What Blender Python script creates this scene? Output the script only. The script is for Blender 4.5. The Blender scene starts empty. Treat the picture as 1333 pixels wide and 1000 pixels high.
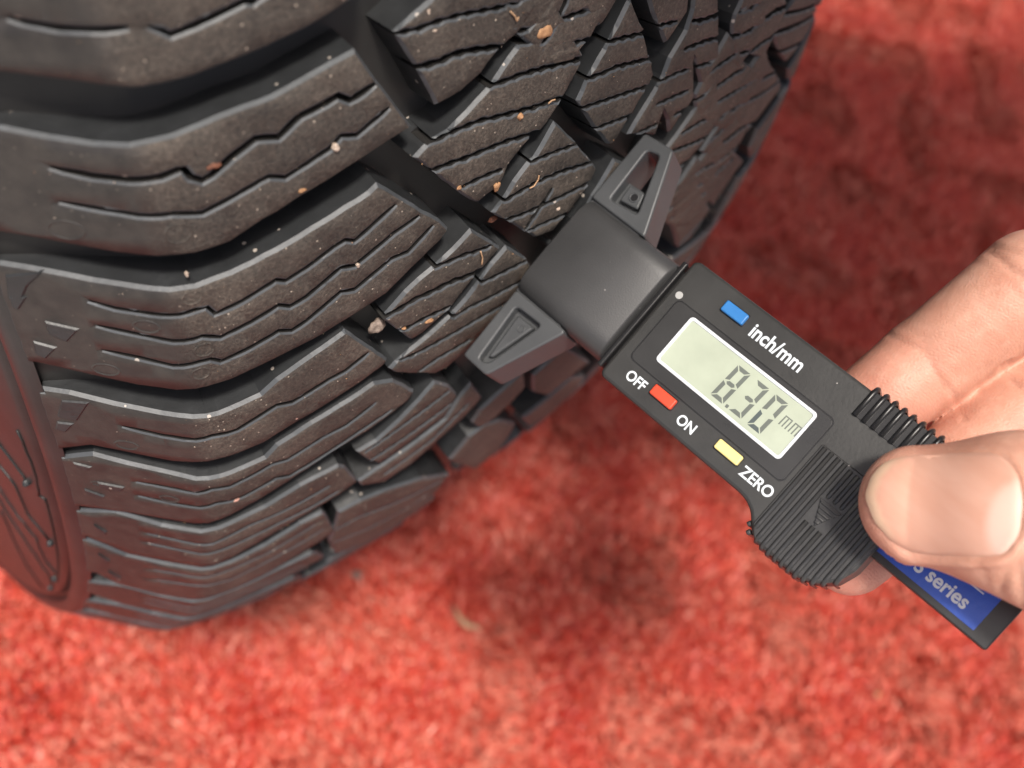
import bpy, math, random
import numpy as np
from mathutils import Matrix, Vector
from mathutils.geometry import delaunay_2d_cdt
random.seed(7); rng = np.random.default_rng(7)
SC = bpy.context.scene
MM = 0.001
R = 340.0                                   # tyre radius, mm
UP_A = math.radians(-62.0)                  # where "up" lies round the wheel
cu, su = math.cos(UP_A), math.sin(UP_A)
GROUND = R - 7.0                            # hub height over the carpet, mm
# tyre space (x along the axle, y/z in the wheel plane, mm) -> world
T2W = Matrix(((1, 0, 0, 0), (0, su, -cu, 0), (0, cu, su, GROUND * MM), (0, 0, 0, 1)))
def tw(p): return T2W @ (Vector(p) * MM)
def tdir(p): return T2W.to_3x3() @ Vector(p)

# ------------------------------------------------------------------ camera
CAM_C = (-154.69242, 464.53862, -36.83469)
CAM_R = ((0.70915, 0.70127, 0.06427), (-0.48684, 0.42110, 0.76409), (0.51000, -0.57314, 0.64003))   # rows: right, down, forward in tyre space
cam = bpy.data.cameras.new('camera'); camo = bpy.data.objects.new('camera', cam); SC.collection.objects.link(camo)
rt, dn, fw = (tdir(r) for r in CAM_R)
m = Matrix.Identity(4)
for i in range(3):
    m[i][0] = rt[i]; m[i][1] = -dn[i]; m[i][2] = -fw[i]
m.translation = tw(CAM_C); camo.matrix_world = m
cam.sensor_width = 36.0; cam.lens = 36.0 * 1369.914 / 1333.0
cam.clip_start = 0.005; cam.clip_end = 50.0
cam.dof.use_dof = True; cam.dof.focus_distance = 0.199; cam.dof.aperture_fstop = cam.lens / 3.0
SC.camera = camo

# ------------------------------------------------------------------ light
to_sun = Vector((-0.24, -0.13, 0.96)).normalized()
sun_el = math.asin(to_sun.z); sun_rot = math.atan2(to_sun.x, to_sun.y)
w = bpy.data.worlds.new('World'); SC.world = w; w.use_nodes = True
nt = w.node_tree; bg = nt.nodes['Background']
sky = nt.nodes.new('ShaderNodeTexSky'); sky.sky_type = 'NISHITA'; sky.sun_disc = False
sky.air_density = 0.6; sky.dust_density = 6.0; sky.ozone_density = 0.2; sky.sun_elevation = sun_el; sky.sun_rotation = sun_rot
nt.links.new(sky.outputs[0], bg.inputs[0]); bg.inputs[1].default_value = 0.125
sl = bpy.data.lights.new('sun', 'SUN'); sl.energy = 3.4; sl.angle = math.radians(8.0); sl.color = (1.0, 0.94, 0.86)
so = bpy.data.objects.new('sun', sl); SC.collection.objects.link(so)
so.rotation_euler = to_sun.to_track_quat('Z', 'Y').to_euler(); so.location = (0, 0, 3)
SC.view_settings.view_transform = 'Standard'; SC.view_settings.look = 'None'
SC.view_settings.exposure = 0.45; SC.view_settings.gamma = 1.0

# ------------------------------------------------------------------ materials
def mat(name):
    m_ = bpy.data.materials.new(name); m_.use_nodes = True
    return m_, m_.node_tree, m_.node_tree.nodes['Principled BSDF']
def N(t, kind, **kw):
    n = t.nodes.new(kind)
    for k, v in kw.items():
        if k[0] == '_': n.inputs[int(k[1:]) if k[1:].isdigit() else k[1:]].default_value = v
        else: setattr(n, k, v)
    return n
def ramp(t, fac, stops):
    r = t.nodes.new('ShaderNodeValToRGB'); e = r.color_ramp.elements
    while len(e) < len(stops): e.new(0.5)
    for el, (p, c) in zip(e, stops):
        el.position = p; el.color = c if len(c) == 4 else (*c, 1)
    t.links.new(fac, r.inputs[0]); return r.outputs[0]
def mixc(t, fac, a, b):
    n = t.nodes.new('ShaderNodeMix'); n.data_type = 'RGBA'
    for sock, v in ((n.inputs[0], fac), (n.inputs[6], a), (n.inputs[7], b)):
        if isinstance(v, bpy.types.NodeSocket): t.links.new(v, sock)
        elif sock == n.inputs[0]: sock.default_value = v
        else: sock.default_value = (*v, 1) if len(v) == 3 else v
    return n.outputs[2]
def mth(t, op, a, b=None, c=None):
    n = t.nodes.new('ShaderNodeMath'); n.operation = op
    for s, v in zip(n.inputs, (a, b, c)):
        if v is None: continue
        if isinstance(v, bpy.types.NodeSocket): t.links.new(v, s)
        else: s.default_value = v
    return n.outputs[0]
def noise(t, vec, scale, detail=4.0, rough=0.6):
    n = N(t, 'ShaderNodeTexNoise', _Scale=scale, _Detail=detail, _Roughness=rough)
    t.links.new(vec, n.inputs['Vector']); return n.outputs[0]
def objco(t): return t.nodes.new('ShaderNodeTexCoord').outputs['Object']
def bump(t, bs, h, strength, dist):
    b = N(t, 'ShaderNodeBump', _Strength=strength, _Distance=dist)
    t.links.new(h, b.inputs['Height']); t.links.new(b.outputs[0], bs.inputs['Normal']); return b
def scaled(t, vec, s):
    n = N(t, 'ShaderNodeMapping'); n.inputs['Scale'].default_value = s
    t.links.new(vec, n.inputs[0]); return n.outputs[0]

def rubber_tread():
    m_, t, bs = mat('worn tread rubber'); co = objco(t)
    sep = N(t, 'ShaderNodeSeparateXYZ'); t.links.new(co, sep.inputs[0])
    big = noise(t, co, 60, 5, 0.65); fine = noise(t, co, 1500, 4, 0.75); mid = noise(t, co, 260, 4, 0.6)
    side = N(t, 'ShaderNodeMapRange', _1=-0.1005, _2=-0.0965); t.links.new(sep.outputs[0], side.inputs[0])   # 0 on the shoulder flank, 1 on the running face
    f1 = mth(t, 'ADD', mth(t, 'MULTIPLY', big, 0.42), mth(t, 'MULTIPLY', fine, 0.62))
    worn = ramp(t, f1, [(0.38, (0.022, 0.019, 0.017)), (0.54, (0.061, 0.050, 0.041)), (0.74, (0.150, 0.123, 0.100))])
    flank = ramp(t, mid, [(0.3, (0.021, 0.019, 0.018)), (0.7, (0.042, 0.037, 0.033))])
    col = mixc(t, side.outputs[0], flank, worn)
    dust = ramp(t, noise(t, co, 22, 6, 0.7), [(0.56, (0, 0, 0)), (0.76, (1, 1, 1))])
    col = mixc(t, mth(t, 'MULTIPLY', dust, 0.38), col, (0.20, 0.165, 0.13))
    v = N(t, 'ShaderNodeTexVoronoi', _Scale=1100.0); t.links.new(co, v.inputs['Vector'])
    sepc = N(t, 'ShaderNodeSeparateColor'); t.links.new(v.outputs['Color'], sepc.inputs[0])
    speck = mth(t, 'MULTIPLY', mth(t, 'GREATER_THAN', mth(t, 'ADD', sepc.outputs[0], mth(t, 'MULTIPLY', mth(t, 'SUBTRACT', big, 0.5), 0.35)), 0.945), mth(t, 'LESS_THAN', v.outputs['Distance'], 0.2))
    col = mixc(t, mth(t, 'MULTIPLY', mth(t, 'MULTIPLY', speck, 0.7), mth(t, 'ADD', mth(t, 'MULTIPLY', side.outputs[0], 0.8), 0.2)), col, (0.50, 0.42, 0.34))
    t.links.new(col, bs.inputs['Base Color'])
    rr = mixc(t, side.outputs[0], (0.42, 0.42, 0.42), (0.62, 0.62, 0.62)); t.links.new(rr, bs.inputs['Roughness'])
    bs.inputs['Specular IOR Level'].default_value = 0.45
    streak = noise(t, scaled(t, co, (260, 1500, 1500)), 1.0, 3, 0.6)
    amt = mth(t, 'MULTIPLY', mth(t, 'ADD', mth(t, 'MULTIPLY', fine, 0.9), mth(t, 'MULTIPLY', streak, 0.12)), mth(t, 'ADD', mth(t, 'MULTIPLY', side.outputs[0], 0.85), 0.15))
    bump(t, bs, amt, 0.9, 0.0005)
    return m_
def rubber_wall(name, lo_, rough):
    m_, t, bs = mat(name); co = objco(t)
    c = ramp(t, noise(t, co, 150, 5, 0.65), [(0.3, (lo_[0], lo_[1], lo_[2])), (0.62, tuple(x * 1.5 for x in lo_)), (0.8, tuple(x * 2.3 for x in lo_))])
    v = N(t, 'ShaderNodeTexVoronoi', _Scale=700.0); t.links.new(co, v.inputs['Vector'])
    sepc = N(t, 'ShaderNodeSeparateColor'); t.links.new(v.outputs['Color'], sepc.inputs[0])
    speck = mth(t, 'MULTIPLY', mth(t, 'GREATER_THAN', sepc.outputs[1], 0.965), mth(t, 'LESS_THAN', v.outputs['Distance'], 0.27))
    t.links.new(mixc(t, mth(t, 'MULTIPLY', speck, 0.7), c, (0.5, 0.44, 0.38)), bs.inputs['Base Color'])
    bs.inputs['Roughness'].default_value = rough; bs.inputs['Specular IOR Level'].default_value = 0.5
    bump(t, bs, noise(t, co, 700, 3), 0.3, 0.0003); return m_
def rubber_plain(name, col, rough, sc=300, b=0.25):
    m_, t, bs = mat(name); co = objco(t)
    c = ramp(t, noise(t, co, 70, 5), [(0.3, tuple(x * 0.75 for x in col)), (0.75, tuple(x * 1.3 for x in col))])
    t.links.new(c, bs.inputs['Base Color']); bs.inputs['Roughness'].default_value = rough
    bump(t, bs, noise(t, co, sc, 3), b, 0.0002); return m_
def plastic(name, col, rough, b=0.12, sc=2600, spec=0.5, dust=0.0):
    m_, t, bs = mat(name); co = objco(t)
    h = noise(t, co, sc, 2, 0.5)
    sm = noise(t, co, 90, 4, 0.6)
    c = ramp(t, sm, [(0.3, tuple(x * 0.9 for x in col)), (0.75, tuple(min(1, x * 1.1) for x in col))])
    if dust:
        v = N(t, 'ShaderNodeTexVoronoi', _Scale=620.0); t.links.new(co, v.inputs['Vector'])
        s2 = N(t, 'ShaderNodeSeparateColor'); t.links.new(v.outputs['Color'], s2.inputs[0])
        sp = mth(t, 'MULTIPLY', mth(t, 'GREATER_THAN', s2.outputs[0], 1 - dust), mth(t, 'LESS_THAN', v.outputs['Distance'], 0.09))
        c = mixc(t, mth(t, 'MULTIPLY', sp, 0.6), c, (0.45, 0.42, 0.4))
    t.links.new(c, bs.inputs['Base Color'])
    r = ramp(t, sm, [(0.3, (rough * 0.88,) * 3), (0.75, (min(1, rough * 1.15),) * 3)]); t.links.new(r, bs.inputs['Roughness'])
    bs.inputs['Specular IOR Level'].default_value = spec
    if b: bump(t, bs, h, b, 0.0001)
    return m_
M_TOP = rubber_tread(); M_WALL = rubber_wall('unworn groove rubber', (0.016, 0.017, 0.018), 0.45); M_LIP = rubber_wall('rubber edge with painted light', (0.045, 0.049, 0.053), 0.5)  # M_LIP: paler colour paints the lit strip along block and slit edges
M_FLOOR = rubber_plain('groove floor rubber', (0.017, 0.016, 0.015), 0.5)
M_SIDE = rubber_plain('sidewall rubber', (0.021, 0.020, 0.020), 0.36, 500, 0.15)
M_BODY = plastic('dark grey housing plastic', (0.031, 0.031, 0.030), 0.42, 0.28, 1500, dust=0.12)
M_FOOT = plastic('grey foot plastic', (0.056, 0.059, 0.062), 0.50, 0.15, 1200, dust=0.03)
M_COLLAR = plastic('matt collar plastic', (0.040, 0.040, 0.041), 0.52, 0.35, 3200, dust=0.02)
M_BLACK = plastic('black plastic', (0.014, 0.014, 0.015), 0.34, 0.10, 1500, dust=0.03)
M_RIB = plastic('worn ribbed plastic', (0.034, 0.034, 0.034), 0.33, 0.35, 900, dust=0.05)
M_WIN = plastic('display window plastic', (0.034, 0.034, 0.034), 0.30, 0.03, 1500, dust=0.02)
M_FRAME = plastic('white display frame', (0.62, 0.65, 0.68), 0.25, 0.0)
M_PRINT = plastic('white print', (0.60, 0.65, 0.69), 0.55, 0.0)
M_BLUE = plastic('blue button', (0.030, 0.175, 0.46), 0.42, 0.15)
M_RED = plastic('red button', (0.62, 0.065, 0.028), 0.42, 0.15)
M_YEL = plastic('yellow button', (0.78, 0.66, 0.26), 0.42, 0.15)
M_LABEL = plastic('blue label foil', (0.014, 0.075, 0.44), 0.38, 0.5, 1400)
M_DOT = plastic('pale plug', (0.36, 0.36, 0.35), 0.5, 0.1)
M_SEG = plastic('display segment', (0.12, 0.135, 0.12), 0.4, 0.0)
M_SEGD = plastic('dark display segment', (0.075, 0.095, 0.095), 0.35, 0.0)
M_LCD = plastic('display glass', (0.40, 0.445, 0.355), 0.14, 0.0)

# ------------------------------------------------------------------ helpers
def link(o, parent=None):
    SC.collection.objects.link(o)
    if parent: o.parent = parent
    return o
def mesh_obj(name, verts, faces, mats, parent=None, mi=None, smooth=None):
    me = bpy.data.meshes.new(name); me.from_pydata([tuple(v) for v in verts], [], faces)
    for m_ in (mats if isinstance(mats, (list, tuple)) else [mats]): me.materials.append(m_)
    if mi is not None: me.polygons.foreach_set('material_index', np.asarray(mi, np.int32))
    if smooth is not None:
        s = np.full(len(me.polygons), smooth, bool) if isinstance(smooth, bool) else np.asarray(smooth, bool)
        me.polygons.foreach_set('use_smooth', s)
    me.update(); return link(bpy.data.objects.new(name, me), parent)
def thing(name, label, cat, mtx=None, group=None):
    o = bpy.data.objects.new(name, None); SC.collection.objects.link(o); o.empty_display_size = 0.02
    if mtx is not None: o.matrix_world = mtx
    tag(o, label, cat, group); return o
def tag(o, label, cat, group=None):
    o['label'] = label; o['category'] = cat
    if group: o['group'] = group
    return o
def poly_in(pts, poly):
    x, y = pts[:, 0], pts[:, 1]; r = np.zeros(len(pts), bool); n = len(poly)
    for i in range(n):
        x1, y1 = poly[i]; x2, y2 = poly[(i + 1) % n]
        c = (y1 > y) != (y2 > y)
        with np.errstate(divide='ignore', invalid='ignore'):
            r ^= c & (x < (x2 - x1) * (y - y1) / (y2 - y1 + 1e-30) + x1)
    return r
def dist_poly(pts, poly):
    a = np.asarray(poly, float); b = np.roll(a, -1, 0); ab = b - a
    t = np.einsum('nij,ij->ni', pts[:, None] - a[None], ab) / (np.einsum('ij,ij->i', ab, ab) + 1e-12)
    t = np.clip(t, 0, 1); c = a[None] + t[..., None] * ab[None]
    return np.linalg.norm(pts[:, None] - c, axis=2).min(1)
def parea(p):
    a = np.asarray(p, float); b = np.roll(a, -1, 0); return 0.5 * np.sum(a[:, 0] * b[:, 1] - a[:, 1] * b[:, 0])
def ccw(p): return list(p) if parea(p) > 0 else list(p)[::-1]
def inset(poly, d):
    p = np.asarray(poly, float); e = np.roll(p, -1, 0) - p; e /= np.linalg.norm(e, axis=1)[:, None] + 1e-9
    n = np.stack([-e[:, 1], e[:, 0]], 1); n0 = np.roll(n, 1, 0); s = n + n0
    k = np.maximum((s * n).sum(1), 0.55)
    return p + s / k[:, None] * d
def resample(poly, step, closed=True, jit=0.0):
    out = []; n = len(poly)
    for i in range(n if closed else n - 1):
        a = np.asarray(poly[i], float); b = np.asarray(poly[(i + 1) % n], float)
        k = max(1, int(np.linalg.norm(b - a) / step))
        for j in range(k):
            q = a + (b - a) * j / k
            if jit and j: q = q + rng.normal(0, jit, 2)
            out.append(q)
    if not closed: out.append(np.asarray(poly[-1], float))
    return np.array(out)
def ribbon(line, w0, jag):
    """closed outline of a slit along a polyline, tapering at its ends, toothed when jag"""
    l = resample(line, 0.7 if jag else 1.2, closed=False)
    t = np.gradient(l, axis=0); t /= np.linalg.norm(t, axis=1)[:, None] + 1e-9; n = np.stack([-t[:, 1], t[:, 0]], 1)
    k = len(l); f = np.minimum(1, np.minimum(np.arange(k) + 1.2, k - np.arange(k) + 0.2) / 2.5)
    a = w0 / 2 * f; b = w0 / 2 * f
    if jag:
        z = np.where(np.arange(k) % 4 < 2, 1.0, -1.0) * 0.17 + rng.normal(0, 0.07, k)
        a = np.maximum(a + np.maximum(z, -0.08) * f, 0.06); b = np.maximum(b + np.minimum(z, 0.12) * f * 0.6, 0.06)
    else:
        a = a + rng.normal(0, 0.035, k); b = b + rng.normal(0, 0.035, k)
    g = 0.14 + 0.26 * f
    return (np.concatenate([l + n * a[:, None], (l - n * b[:, None])[::-1]]), np.concatenate([l + n * (a + g)[:, None], (l - n * (b + g)[:, None])[::-1]]))
def cdt(polys, pts=()):
    v = []; e = []
    for p in polys:
        s = len(v); v += [Vector((float(q[0]), float(q[1]))) for q in p]
        e += [(s + i, s + (i + 1) % len(p)) for i in range(len(p))]
    v += [Vector((float(q[0]), float(q[1]))) for q in pts]
    r = delaunay_2d_cdt(v, e, [], 0, 1e-5)
    V = np.array([(q.x, q.y) for q in r[0]]); F = np.array(r[2], int)
    a = V[F]; ar = (a[:, 1, 0] - a[:, 0, 0]) * (a[:, 2, 1] - a[:, 0, 1]) - (a[:, 1, 1] - a[:, 0, 1]) * (a[:, 2, 0] - a[:, 0, 0])
    F[ar < 0] = F[ar < 0][:, ::-1]; return V, F[np.abs(ar) > 1e-9]

# ------------------------------------------------------------------ tyre profile
US, U1, R1 = -99.2379, -118.7498, 303.5921
KC, QC = 0.00223307, 3.912463
def crown(u): return R - KC * u * u / 2 - QC * np.abs(u / 100.0) ** 4
RSH = float(crown(US)); SLP = (RSH - R1) / (US - U1)
def prof(u):
    u = np.asarray(u, float); a = np.abs(u)
    y = np.where(a > -US, RSH - (a + US) * SLP, crown(a))
    # the shoulder corner is rounded over a few millimetres
    k = np.clip(1 - np.abs(a + US) / 2.2, 0, 1); return y - 0.35 * k * k
def dprof(u): return (prof(np.asarray(u) + 0.8) - prof(np.asarray(u) - 0.8)) / 1.6
def depth_at(u):
    a = np.abs(np.asarray(u, float)); return np.interp(a, [0, 100, 108, -U1], [8.3, 8.0, 5.6, 1.6])
def surf(u, s, d):
    """(u, arc s, depth d) in mm -> tyre space in metres"""
    u = np.asarray(u, float); th = np.asarray(s, float) / R; g = dprof(u); k = np.sqrt(1 + g * g)
    x = u + d * g / k; r = prof(u) - d / k
    return np.stack([x, r * np.cos(th), r * np.sin(th)], -1) * MM

TYRE_M = T2W.copy()
tyre = thing('tyre', 'black winter tyre with worn dusty tread blocks, the wheel standing on red turf carpet', 'tyre', TYRE_M)

def make_block(out, sipes, name='tread_block', sip_d=5.0, cham=0.50):
    out = np.array(ccw(out), float)
    out = resample(out, 2.0, jit=0.06)
    ins = inset(out, cham)
    rib = []; lip = []
    for w_, j, l in sipes:
        a, b_ = ribbon(l, w_ * (1.35 if j else 1.5), j); rib.append(a); lip.append(b_)
    lo = out.min(0); hi = out.max(0)
    gx, gy = np.meshgrid(np.arange(lo[0], hi[0], 3.0), np.arange(lo[1], hi[1], 3.0)); g = np.stack([gx.ravel(), gy.ravel()], 1) + 0.137
    g = g[poly_in(g, out)]; g = g[dist_poly(g, out) > 1.2] if len(g) else g
    V, F = cdt([out, ins] + rib + lip, g)
    cen = V[F].mean(1); lev = np.where(poly_in(cen, out), 0, -1)
    for r_ in rib: lev[(lev == 0) & poly_in(cen, r_)] = 1
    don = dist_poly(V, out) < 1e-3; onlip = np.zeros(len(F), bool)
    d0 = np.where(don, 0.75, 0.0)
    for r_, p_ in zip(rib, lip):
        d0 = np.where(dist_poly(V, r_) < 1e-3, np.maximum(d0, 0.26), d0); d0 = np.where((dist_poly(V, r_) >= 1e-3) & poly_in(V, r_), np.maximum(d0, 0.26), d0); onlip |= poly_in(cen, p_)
    dl = [d0, np.full(len(V), sip_d), depth_at(V[:, 0]) + 0.3]
    dl[1] = np.minimum(dl[1], dl[2] - 0.8)
    # outward direction at the outline for the draft of the walls
    e = np.roll(out, -1, 0) - out; e /= np.linalg.norm(e, axis=1)[:, None] + 1e-9; on = np.stack([e[:, 1], -e[:, 0]], 1)
    on = on + np.roll(on, 1, 0); on /= np.linalg.norm(on, axis=1)[:, None] + 1e-9
    near = np.linalg.norm(V[:, None] - out[None], axis=2).argmin(1); drn = on[near]
    vs = []; fs = []; mi = []; sm = []; idx = {}
    def vid(i, lv, key):
        k = (i, lv, key)
        if k not in idx:
            u, s = V[i]
            if key == 'w' and lv == 2: u, s = V[i] + drn[i] * 0.05 * dl[2][i]
            idx[k] = len(vs); vs.append((u, s, dl[lv][i]))
        return idx[k]
    edges = {}
    for f, lv, ol in zip(F, lev, onlip):
        if lv < 0: continue
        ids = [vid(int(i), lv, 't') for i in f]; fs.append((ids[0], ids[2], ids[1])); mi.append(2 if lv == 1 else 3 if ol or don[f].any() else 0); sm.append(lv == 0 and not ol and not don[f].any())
        for a, b in ((0, 1), (1, 2), (2, 0)): edges[(int(f[a]), int(f[b]))] = lv
    for (a, b), lv in edges.items():
        o_ = edges.get((b, a), 2)
        if o_ <= lv: continue
        q = (vid(b, lv, 'w'), vid(b, o_, 'w'), vid(a, o_, 'w'), vid(a, lv, 'w'))
        fs.append(q); mi.append(2 if lv == 0 and o_ == 1 else 1); sm.append(False)
    A = np.array(vs); P = surf(A[:, 0], A[:, 1], A[:, 2])
    return mesh_obj(name, P, fs, [M_TOP, M_WALL, M_FLOOR, M_LIP], tyre, mi, sm)

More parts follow.
